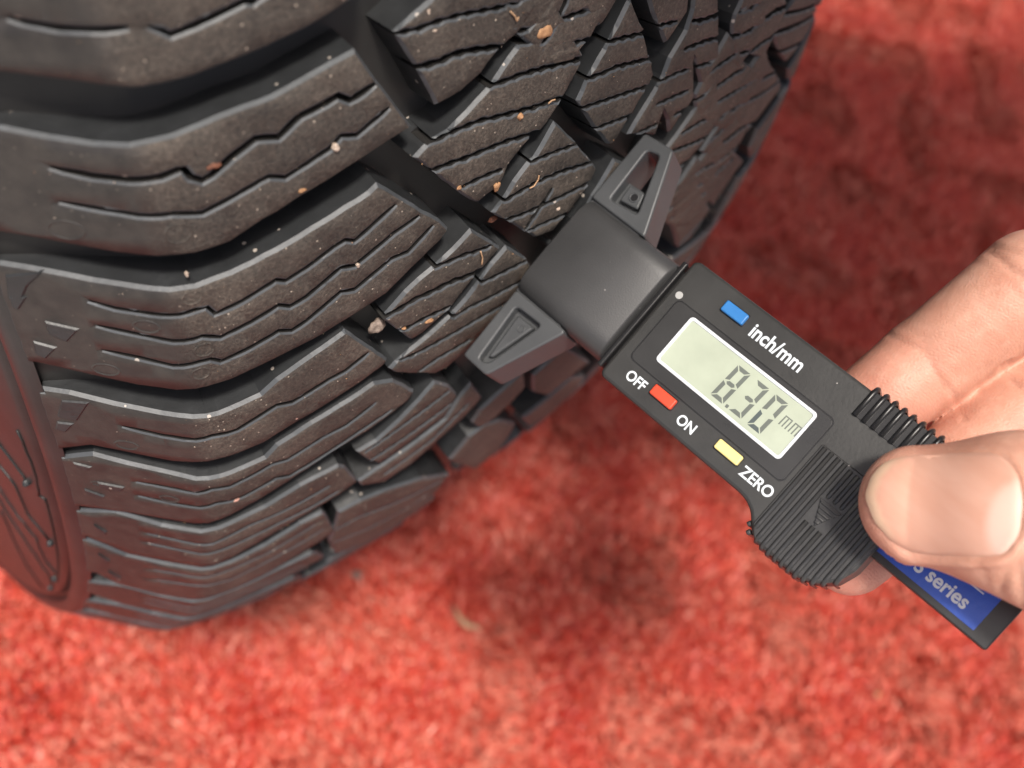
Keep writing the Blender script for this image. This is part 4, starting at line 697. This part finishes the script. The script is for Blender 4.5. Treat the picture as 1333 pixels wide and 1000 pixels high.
def surface_nets(fn, lo, hi, h):
    ax = [np.arange(l, u + h, h, dtype=np.float32) for l, u in zip(lo, hi)]; S = tuple(len(a) for a in ax)
    G = np.empty(S, np.float32); gy, gz = np.meshgrid(ax[1], ax[2], indexing='ij')
    for i0 in range(0, S[0], 12):
        xs = ax[0][i0:i0 + 12]; Q = np.empty((len(xs),) + gy.shape + (3,), np.float32); Q[..., 0] = xs[:, None, None]; Q[..., 1] = gy; Q[..., 2] = gz
        G[i0:i0 + len(xs)] = fn(Q.reshape(-1, 3)).reshape(len(xs), *gy.shape)
    ins = G < 0; c = np.zeros(tuple(s - 1 for s in S), np.int32)
    for dx in (0, 1):
        for dy in (0, 1):
            for dz in (0, 1): c += ins[dx:S[0] - 1 + dx, dy:S[1] - 1 + dy, dz:S[2] - 1 + dz]
    act = np.argwhere((c > 0) & (c < 8)); idx = -np.ones(c.shape, np.int64); idx[tuple(act.T)] = np.arange(len(act))
    acc = np.zeros((len(act), 3)); cnt = np.zeros(len(act))
    cor = [(x, y, z) for x in (0, 1) for y in (0, 1) for z in (0, 1)]
    for p in cor:
        for k in range(3):
            if p[k]: continue
            q = list(p); q[k] = 1; a = G[tuple((act + p).T)]; b = G[tuple((act + q).T)]; m_ = (a < 0) != (b < 0)
            t = np.where(m_, a / np.where(m_, a - b, 1), 0); pos = np.tile(np.array(p, float), (len(act), 1)); pos[:, k] = t
            acc[m_] += pos[m_]; cnt[m_] += 1
    V = (act + acc / cnt[:, None]) * h + np.array(lo); F = []
    for k in range(3):
        a, b = [(1, 2), (2, 0), (0, 1)][k]; sl0 = [slice(1, -1)] * 3; sl0[k] = slice(0, -1); e0 = ins[tuple(slice(0, -1) if i == k else slice(None) for i in range(3))]; e1 = ins[tuple(slice(1, None) if i == k else slice(None) for i in range(3))]
        E = np.argwhere(e0 != e1); E = E[(E[:, a] > 0) & (E[:, b] > 0) & (E[:, a] < S[a] - 1) & (E[:, b] < S[b] - 1)]
        fl = e0[tuple(E.T)]
        def cell(da, db): q = E.copy(); q[:, a] -= da; q[:, b] -= db; return idx[tuple(q.T)]
        Q = np.stack([cell(1, 1), cell(0, 1), cell(0, 0), cell(1, 0)], 1); Q[~fl] = Q[~fl][:, ::-1]; F.append(Q[(Q >= 0).all(1)])
    return V, np.concatenate(F)
def smooth_mesh(V, F, it):
    e = np.concatenate([F[:, [0, 1]], F[:, [1, 2]], F[:, [2, 3]], F[:, [3, 0]]]); e = np.concatenate([e, e[:, ::-1]])
    for _ in range(it):
        s = np.zeros_like(V); n = np.zeros(len(V)); np.add.at(s, e[:, 0], V[e[:, 1]]); np.add.at(n, e[:, 0], 1); V = V * 0.4 + 0.6 * s / n[:, None]
    return V
def grad(P, e=0.2):
    g = np.stack([hand_sdf(P + np.eye(3, dtype=np.float32)[i] * e) - hand_sdf(P - np.eye(3, dtype=np.float32)[i] * e) for i in range(3)], 1); return g / (np.linalg.norm(g, axis=1)[:, None] + 1e-9)
VIEW = np.array([-0.344, -0.221, -0.912])
def drop(xy, z0=17.0):
    """points on the hand below (x, y, z0), seen down the gauge's face"""
    P = np.array([(x, y, z0) for x, y in xy], float) - VIEW * 22
    for _ in range(60): P = P + VIEW * np.maximum(hand_sdf(P), -1)[:, None] * 0.9
    return P
NAIL = rounded([(84.0, -2.0), (82.6, 1.3), (82.6, 4.4), (84.3, 7.3), (90.0, 12.3), (93.2, 14.3), (96.3, 12.6), (99.2, 9.4), (101.9, 5.5), (102.9, 2.0), (100.2, -0.6), (95.5, -4.0), (91.5, -4.9), (87.5, -4.3)], 1.2, 3)
NAIL = np.array(ccw(NAIL))
hv, hf = surface_nets(hand_sdf, (56, -24, -64), (196, 130, 34), 0.68)
hv = smooth_mesh(hv, hf, 6)
hn = grad(hv); disp = np.zeros(len(hv)); flush = np.zeros(len(hv))
def crease(j, ax_, off, dep, wid, side, wob=0.5, rmax=14):
    global disp
    J = HJ[j]; d = np.asarray(ax_, float); d /= np.linalg.norm(d); q = hv - J; a = q @ d - off; lat = np.cross(d, side); lat = lat / np.linalg.norm(lat)
    a = a + wob * np.sin((q @ lat) * 0.55 + off) + 0.04 * (q @ lat) ** 2 * (1 if off >= 0 else 0.6) * 0.3
    m_ = (np.linalg.norm(q, axis=1) < rmax) * np.clip((hn @ np.asarray(side, float)) * 2.5 + 0.4, 0, 1); disp -= dep * np.exp(-(a / wid) ** 2) * m_
PZ = np.array((0.3, 0.2, 0.93)); aM = HJ['M2'] - HJ['M0']; aI = HJ['I2'] - HJ['I0']
for o_, dp, wd in ((0.0, 0.4, 0.6), (1.9, 0.14, 0.5)): crease('M1', aM, o_, dp, wd, PZ); crease('I1', aI, o_, dp, wd, PZ)
for o_, dp, wd in ((-2.0, 0.55, 0.65), (0.8, 0.45, 0.6), (-4.4, 0.12, 0.5), (3.0, 0.12, 0.5)): crease('M2', aM, o_, dp, wd, PZ); crease('I2', aI, o_, dp, wd, PZ)
for o_ in (-5.0, -9.0): crease('M2', aM, o_, 0.06, 0.35, PZ, 1.2, 17)
aT = HJ['T1'] - HJ['T0']
for o_, dp in ((4.2, 0.16), (5.8, 0.30), (7.6, 0.42), (9.6, 0.45), (11.6, 0.40), (13.8, 0.32), (1.6, 0.12)): crease('T1', aT, o_ - 4.5, dp, 0.6, PZ, 0.8, 17)
# nail bed: sunk inside the outline, a fold of skin round sides and root
nl3 = drop(NAIL); nc = nl3.mean(0)
nearm = np.where((np.linalg.norm(hv - nc, axis=1) < 22) & (hn @ -VIEW > 0.0))[0]
pr = hv[nearm] - VIEW * ((hv[nearm][:, 2] - 17.0) / VIEW[2])[:, None]; pr2 = pr[:, :2]
dn_ = dist_poly(pr2, NAIL) * np.where(poly_in(pr2, NAIL), -1, 1)
ax2 = np.array([0.83, 0.55]); along = (pr2 - NAIL.mean(0)) @ ax2
foldw = np.clip((along + 6.0) / 5.0, 0, 1)
disp[nearm] += np.where(dn_ < 0, -0.35 * np.clip(-dn_ / 0.8, 0, 1), 0) + foldw * 0.95 * np.exp(-((dn_ - 0.9) / 0.75) ** 2) - foldw * 0.35 * np.exp(-(dn_ / 0.35) ** 2)
tip = lambda j, r_: np.exp(-(np.linalg.norm(hv - HJ[j], axis=1) / r_) ** 2)
flush = np.clip(tip('M0', 21) * 0.9 + tip('I0', 20) * 1.0 + tip('T0', 12) * 0.35 + tip('M2', 9) * 0.3, 0, 1)
disp *= seam(hv)
hv2 = hv + hn * disp[:, None]
skin, t, bs = mat('skin'); co = objco(t)
at = N(t, 'ShaderNodeAttribute', attribute_name='flush')
c = ramp(t, noise(t, co, 130, 5, 0.6), [(0.3, (0.47, 0.225, 0.155)), (0.55, (0.56, 0.295, 0.21)), (0.8, (0.64, 0.37, 0.275))])
c = mixc(t, at.outputs['Fac'], c, (0.58, 0.25, 0.185))
t.links.new(mixc(t, mth(t, 'MULTIPLY', ramp(t, noise(t, co, 420, 3, 0.5), [(0.55, (0, 0, 0)), (0.75, (1, 1, 1))]), 0.22), c, (0.72, 0.46, 0.35)), bs.inputs['Base Color'])
bs.inputs['Roughness'].default_value = 0.52; bs.inputs['Specular IOR Level'].default_value = 0.36
bs.inputs['Subsurface Weight'].default_value = 0.22; bs.inputs['Subsurface Radius'].default_value = (1.0, 0.35, 0.2); bs.inputs['Subsurface Scale'].default_value = 0.0022
wv = N(t, 'ShaderNodeTexWave', _Scale=560.0, _Distortion=7.0, _Detail=2.0); wv.inputs['Detail Scale'].default_value = 0.25
mp = N(t, 'ShaderNodeMapping'); mp.inputs['Rotation'].default_value = (0.2, 0.1, 1.35); t.links.new(co, mp.inputs[0]); t.links.new(mp.outputs[0], wv.inputs['Vector'])
vo = N(t, 'ShaderNodeTexVoronoi', _Scale=1250.0); vo.feature = 'DISTANCE_TO_EDGE'; t.links.new(co, vo.inputs['Vector'])
hgt = mth(t, 'ADD', mth(t, 'MULTIPLY', wv.outputs[1], 0.10), mth(t, 'ADD', mth(t, 'MULTIPLY', vo.outputs[0], 0.9), mth(t, 'MULTIPLY', noise(t, co, 300, 4), 0.8)))
bump(t, bs, hgt, 0.38, 0.0003)
hand = mesh_obj('hand', hv2 * MM, hf.tolist(), skin, None, None, True); hand.matrix_world = G_M
a_ = hand.data.attributes.new('flush', 'FLOAT', 'POINT'); a_.data.foreach_set('value', flush.astype(np.float32))
tag(hand, 'bare hand pinching the end of the grey gauge between thumb and curled fingers', 'hand')
# nail plate
ng = [(x, y) for x in np.arange(81, 105, 0.6) for y in np.arange(-7, 16, 0.6)]; ng = np.array(ng); ng = ng[poly_in(ng, NAIL)]; ng = ng[dist_poly(ng, NAIL) > 0.3]
nin = inset(NAIL, 0.25); NV, NF = cdt([NAIL, nin], ng); NF = NF[poly_in(NV[NF].mean(1), NAIL)]
n3 = drop(NV); nn = grad(n3)
edge = dist_poly(NV, NAIL); al = (NV - NAIL.mean(0)) @ ax2; ac = (NV - NAIL.mean(0)) @ np.array([-0.55, 0.83])
arch = 0.12 * (1 - np.clip(np.abs(ac) / 8.5, 0, 1) ** 2)
tipf = np.clip((-al - 7.0) / 4.0, 0, 1)
n3 = n3 + nn * (np.clip(edge / 0.5, 0, 1) * 0.22 + 0.02 + arch + 0.25 * tipf)[:, None]
nail, t, bs = mat('thumbnail'); 
at = N(t, 'ShaderNodeAttribute', attribute_name='zone'); co = objco(t)
lun = N(t, 'ShaderNodeAttribute', attribute_name='lunula')
c = ramp(t, noise(t, scaled(t, co, (60, 260, 100)), 1.0, 3), [(0.3, (0.55, 0.295, 0.215)), (0.75, (0.61, 0.355, 0.27))])
c = mixc(t, lun.outputs['Fac'], c, (0.64, 0.45, 0.375)); c = mixc(t, at.outputs['Fac'], c, (0.64, 0.50, 0.34))
t.links.new(c, bs.inputs['Base Color']); bs.inputs['Roughness'].default_value = 0.46; bs.inputs['Specular IOR Level'].default_value = 0.25
bs.inputs['Subsurface Weight'].default_value = 0.15; bs.inputs['Subsurface Radius'].default_value = (1.0, 0.4, 0.25); bs.inputs['Subsurface Scale'].default_value = 0.0015
mp = N(t, 'ShaderNodeMapping'); mp.inputs['Rotation'].default_value = (0, 0, -0.585); mp.inputs['Scale'].default_value = (1, 1, 1); t.links.new(co, mp.inputs[0])
bump(t, bs, noise(t, scaled(t, mp.outputs[0], (30, 1400, 30)), 1.0, 2), 0.15, 0.00015)
no = mesh_obj('thumbnail', n3 * MM, [tuple(int(i) for i in f) for f in NF], nail, hand, None, True)
free = 0.55 * np.clip((1.3 - edge) / 0.5, 0, 1) * np.clip((-al - 4.5) / 3.0, 0, 1)
lc = np.array([101.6, 7.6]); q = NV - lc; lu = 1 - np.clip((np.sqrt(((q @ ax2) / 5.4) ** 2 + ((q @ np.array([-0.55, 0.83])) / 6.6) ** 2) - 0.85) / 0.2, 0, 1)
for nm_, val in (('zone', free), ('lunula', lu * 0.9)):
    a_ = no.data.attributes.new(nm_, 'FLOAT', 'POINT'); a_.data.foreach_set('value', val.astype(np.float32))

M_FLK = plastic('dry skin flake', (0.62, 0.50, 0.40), 0.7, 0.3)
for i, (x, y, l_) in enumerate(((99.5, 15.2, 1.0), (100.6, 14.6, 0.7), (101.8, 13.2, 0.8), (97.8, 16.4, 0.6), (103.4, 9.6, 0.6), (103.6, 5.0, 0.7), (100.5, -1.9, 0.6))):
    p_ = drop([(x, y)])[0] - VIEW * 0.25; lump('skin_flake', p_ * MM, l_ * 0.55 * MM, M_FLK, hand, 2, 0.6, (1.4, 0.6, 0.35), 300 + i)

# ------------------------------------------------------------------ carpet
cp, t, bs = mat('red turf backing'); co = objco(t)
t.links.new(ramp(t, noise(t, co, 45, 5, 0.7), [(0.3, (0.16, 0.014, 0.009)), (0.7, (0.36, 0.040, 0.026))]), bs.inputs['Base Color']); bs.inputs['Roughness'].default_value = 0.8
gr = mesh_obj('carpet_backing', [(-0.45, -0.9, 0), (1.7, -0.9, 0), (1.7, 0.7, 0), (-0.45, 0.7, 0)], [(0, 1, 2, 3)], cp); gr['kind'] = 'structure'; gr['label'] = 'red backing of the turf carpet'
pv, t, bs = mat('grey paving'); co = objco(t)
t.links.new(ramp(t, noise(t, co, 8, 6, 0.65), [(0.3, (0.27, 0.26, 0.245)), (0.7, (0.42, 0.41, 0.385))]), bs.inputs['Base Color']); bs.inputs['Roughness'].default_value = 0.85
bump(t, bs, noise(t, co, 120, 4), 0.4, 0.003)
pg = mesh_obj('ground', [(-40, -40, -0.006), (40, -40, -0.006), (40, 40, -0.006), (-40, 40, -0.006)], [(0, 1, 2, 3)], pv); pg['kind'] = 'structure'
def ground_pt(px, py):
    d = tdir(np.array(CAM_R).T @ np.array([(px - 666.5) / 1369.914, (py - 500) / 1369.914, 1.0])); c = camo.matrix_world.translation
    return c + d * (-c.z / d.z)
q4 = np.array([tuple(ground_pt(*p)[:2]) for p in ((-260, -40), (1560, -40), (1560, 1200), (-260, 1200))])
lo, hi = q4.min(0), q4.max(0); NB = 300000
pts = rng.uniform(lo, hi, (int(NB * 2.2), 2)); pts = pts[poly_in(pts, q4) & (pts[:, 0] > -0.45) & (pts[:, 0] < 1.7) & (pts[:, 1] > -0.9)][:NB]; n = len(pts)
ang = rng.uniform(0, 6.283, n); lean = rng.uniform(0.25, 1.25, n); L = rng.uniform(0.005, 0.013, n); wd = rng.uniform(0.0006, 0.0013, n)
# the pile lies over in patches
pa = np.sin(pts[:, 0] * 55 + 2 * np.sin(pts[:, 1] * 37)) + np.sin(pts[:, 1] * 61 + 1.7 * np.sin(pts[:, 0] * 43)); ang = ang * 0.55 + pa * 1.3
dx, dy = np.cos(ang), np.sin(ang); sx, sy = -dy, dx
def row(tt, ww):
    r_ = L * np.sin(lean) * tt ** 1.5; z = L * np.cos(lean * tt) * tt
    return [np.stack([pts[:, 0] + dx * r_ + sx * wd * ww * s_, pts[:, 1] + dy * r_ + sy * wd * ww * s_, z + 0.0002], 1) for s_ in (-1, 1)]
a0, a1 = row(0.0, 1.0); b0, b1 = row(0.55, 0.9); c0, c1 = row(1.0, 0.25)
V = np.stack([a0, a1, b0, b1, c0, c1], 1).reshape(-1, 3); base = np.arange(n)[:, None] * 6
F = np.concatenate([base + [0, 1, 3, 2], base + [2, 3, 5, 4]], 0)
me = bpy.data.meshes.new('carpet_pile'); me.vertices.add(len(V)); me.vertices.foreach_set('co', V.astype(np.float32).ravel())
me.loops.add(F.size); me.loops.foreach_set('vertex_index', F.astype(np.int32).ravel()); me.polygons.add(len(F)); me.polygons.foreach_set('loop_start', np.arange(0, F.size, 4, dtype=np.int32)); me.update(calc_edges=True)
tint = np.repeat(np.clip(rng.normal(0.5, 0.2, n) + 0.10 * pa, 0, 1), 6); a_ = me.attributes.new('tint', 'FLOAT', 'POINT'); a_.data.foreach_set('value', tint.astype(np.float32))
pm, t, bs = mat('red turf fibre'); at = N(t, 'ShaderNodeAttribute', attribute_name='tint')
t.links.new(ramp(t, at.outputs['Fac'], [(0.1, (0.36, 0.019, 0.011)), (0.5, (0.53, 0.066, 0.037)), (0.9, (0.67, 0.25, 0.175))]), bs.inputs['Base Color']); bs.inputs['Roughness'].default_value = 0.5
me.materials.append(pm); po = link(bpy.data.objects.new('carpet_pile', me)); po['kind'] = 'stuff'; po['label'] = 'matted red pile of the turf carpet'

M_LEAF = stone_mat('dry leaf', (0.30, 0.17, 0.09), (0.48, 0.32, 0.19))
lp = [(0.0676, -0.3397, 0.009), (0.065, -0.3475, 0.011), (0.0657, -0.3537, 0.0105), (0.071, -0.3601, 0.012)]
o = tube_mesh('dry_leaf_stalk', [np.array(q) - np.array(lp[0]) for q in lp], 0.001, M_LEAF, None, 6, [0.0008, 0.0016, 0.002, 0.0006]); o.location = lp[0]
tag(o, 'curled tan dry leaf stalk lying on the sunlit carpet below the tyre', 'dry leaf')
for i, (x, y, r_, k, l_) in enumerate(((0.0339, -0.2922, 0.0028, 'grey', 'blurred grey pebble on the carpet just below the tyre edge'), (0.2439, -0.5464, 0.002, 'tan', 'small tan crumb on the carpet below the gauge tail'))):
    o = lump('pebble', (0, 0, 0), r_, ST[k], None, 2, 0.3, (1, 0.8, 0.7), 400 + i); o.location = (x, y, 0.0105); tag(o, l_, 'pebble', 'loose pebbles on the carpet')

# ------------------------------------------------------------------ the wheel's car: unseen wing and bonnet edge, added to shade the carpet
paint = plastic('dark car paint', (0.030, 0.032, 0.036), 0.22, 0.0); under = plastic('black wheel arch liner', (0.012, 0.012, 0.012), 0.7, 0.3, 300)
CA = math.atan2(-545.0, 660.0); car_m = Matrix.Translation((-0.05, -0.375, 0.0)) @ Matrix.Rotation(CA, 4, 'Z')      # x runs forward along the flank, y into the car
car = thing('car', 'unseen dark car front wing and bonnet above the steered wheel, added to shade the carpet', 'car', car_m)
def shell(name, sect, x0, x1, m_, nose=0.0, n=24):
    """a section (y, z) swept along x, tucked in towards the nose"""
    V = []; F = []; k = len(sect); xs = np.linspace(x0, x1, n)
    for x in xs:
        f = np.clip((x - (x1 - 0.16)) / 0.16, 0, 1) * nose
        for y, z in sect: V.append((x, y + 0.16 * (1 - math.sqrt(max(0, 1 - f * f))), z))
    for i in range(n - 1):
        for j in range(k): F.append((i * k + j, (i + 1) * k + j, (i + 1) * k + (j + 1) % k, i * k + (j + 1) % k))
    F.append(tuple(range(k))); F.append(tuple((n - 1) * k + j for j in range(k))[::-1])
    return mesh_obj(name, V, F, m_, car, None, True)
shell('wing', [(0.02, 0.70), (0.0, 0.72), (0.0, 0.80), (0.012, 0.88), (0.05, 0.93), (0.12, 0.955), (0.12, 0.94), (0.06, 0.91), (0.03, 0.86), (0.025, 0.72)], -0.5, 0.60, paint, 1.0)
shell('bonnet', [(0.125, 0.942), (0.125, 0.957), (0.26, 0.985), (0.42, 0.985), (0.42, 0.97), (0.26, 0.97)], -0.5, 0.60, paint, 1.0)
shell('arch_liner', [(0.027, 0.705), (0.027, 0.74), (0.2, 0.78), (0.4, 0.76), (0.4, 0.735), (0.2, 0.75)], -0.5, 0.58, under, 1.0)
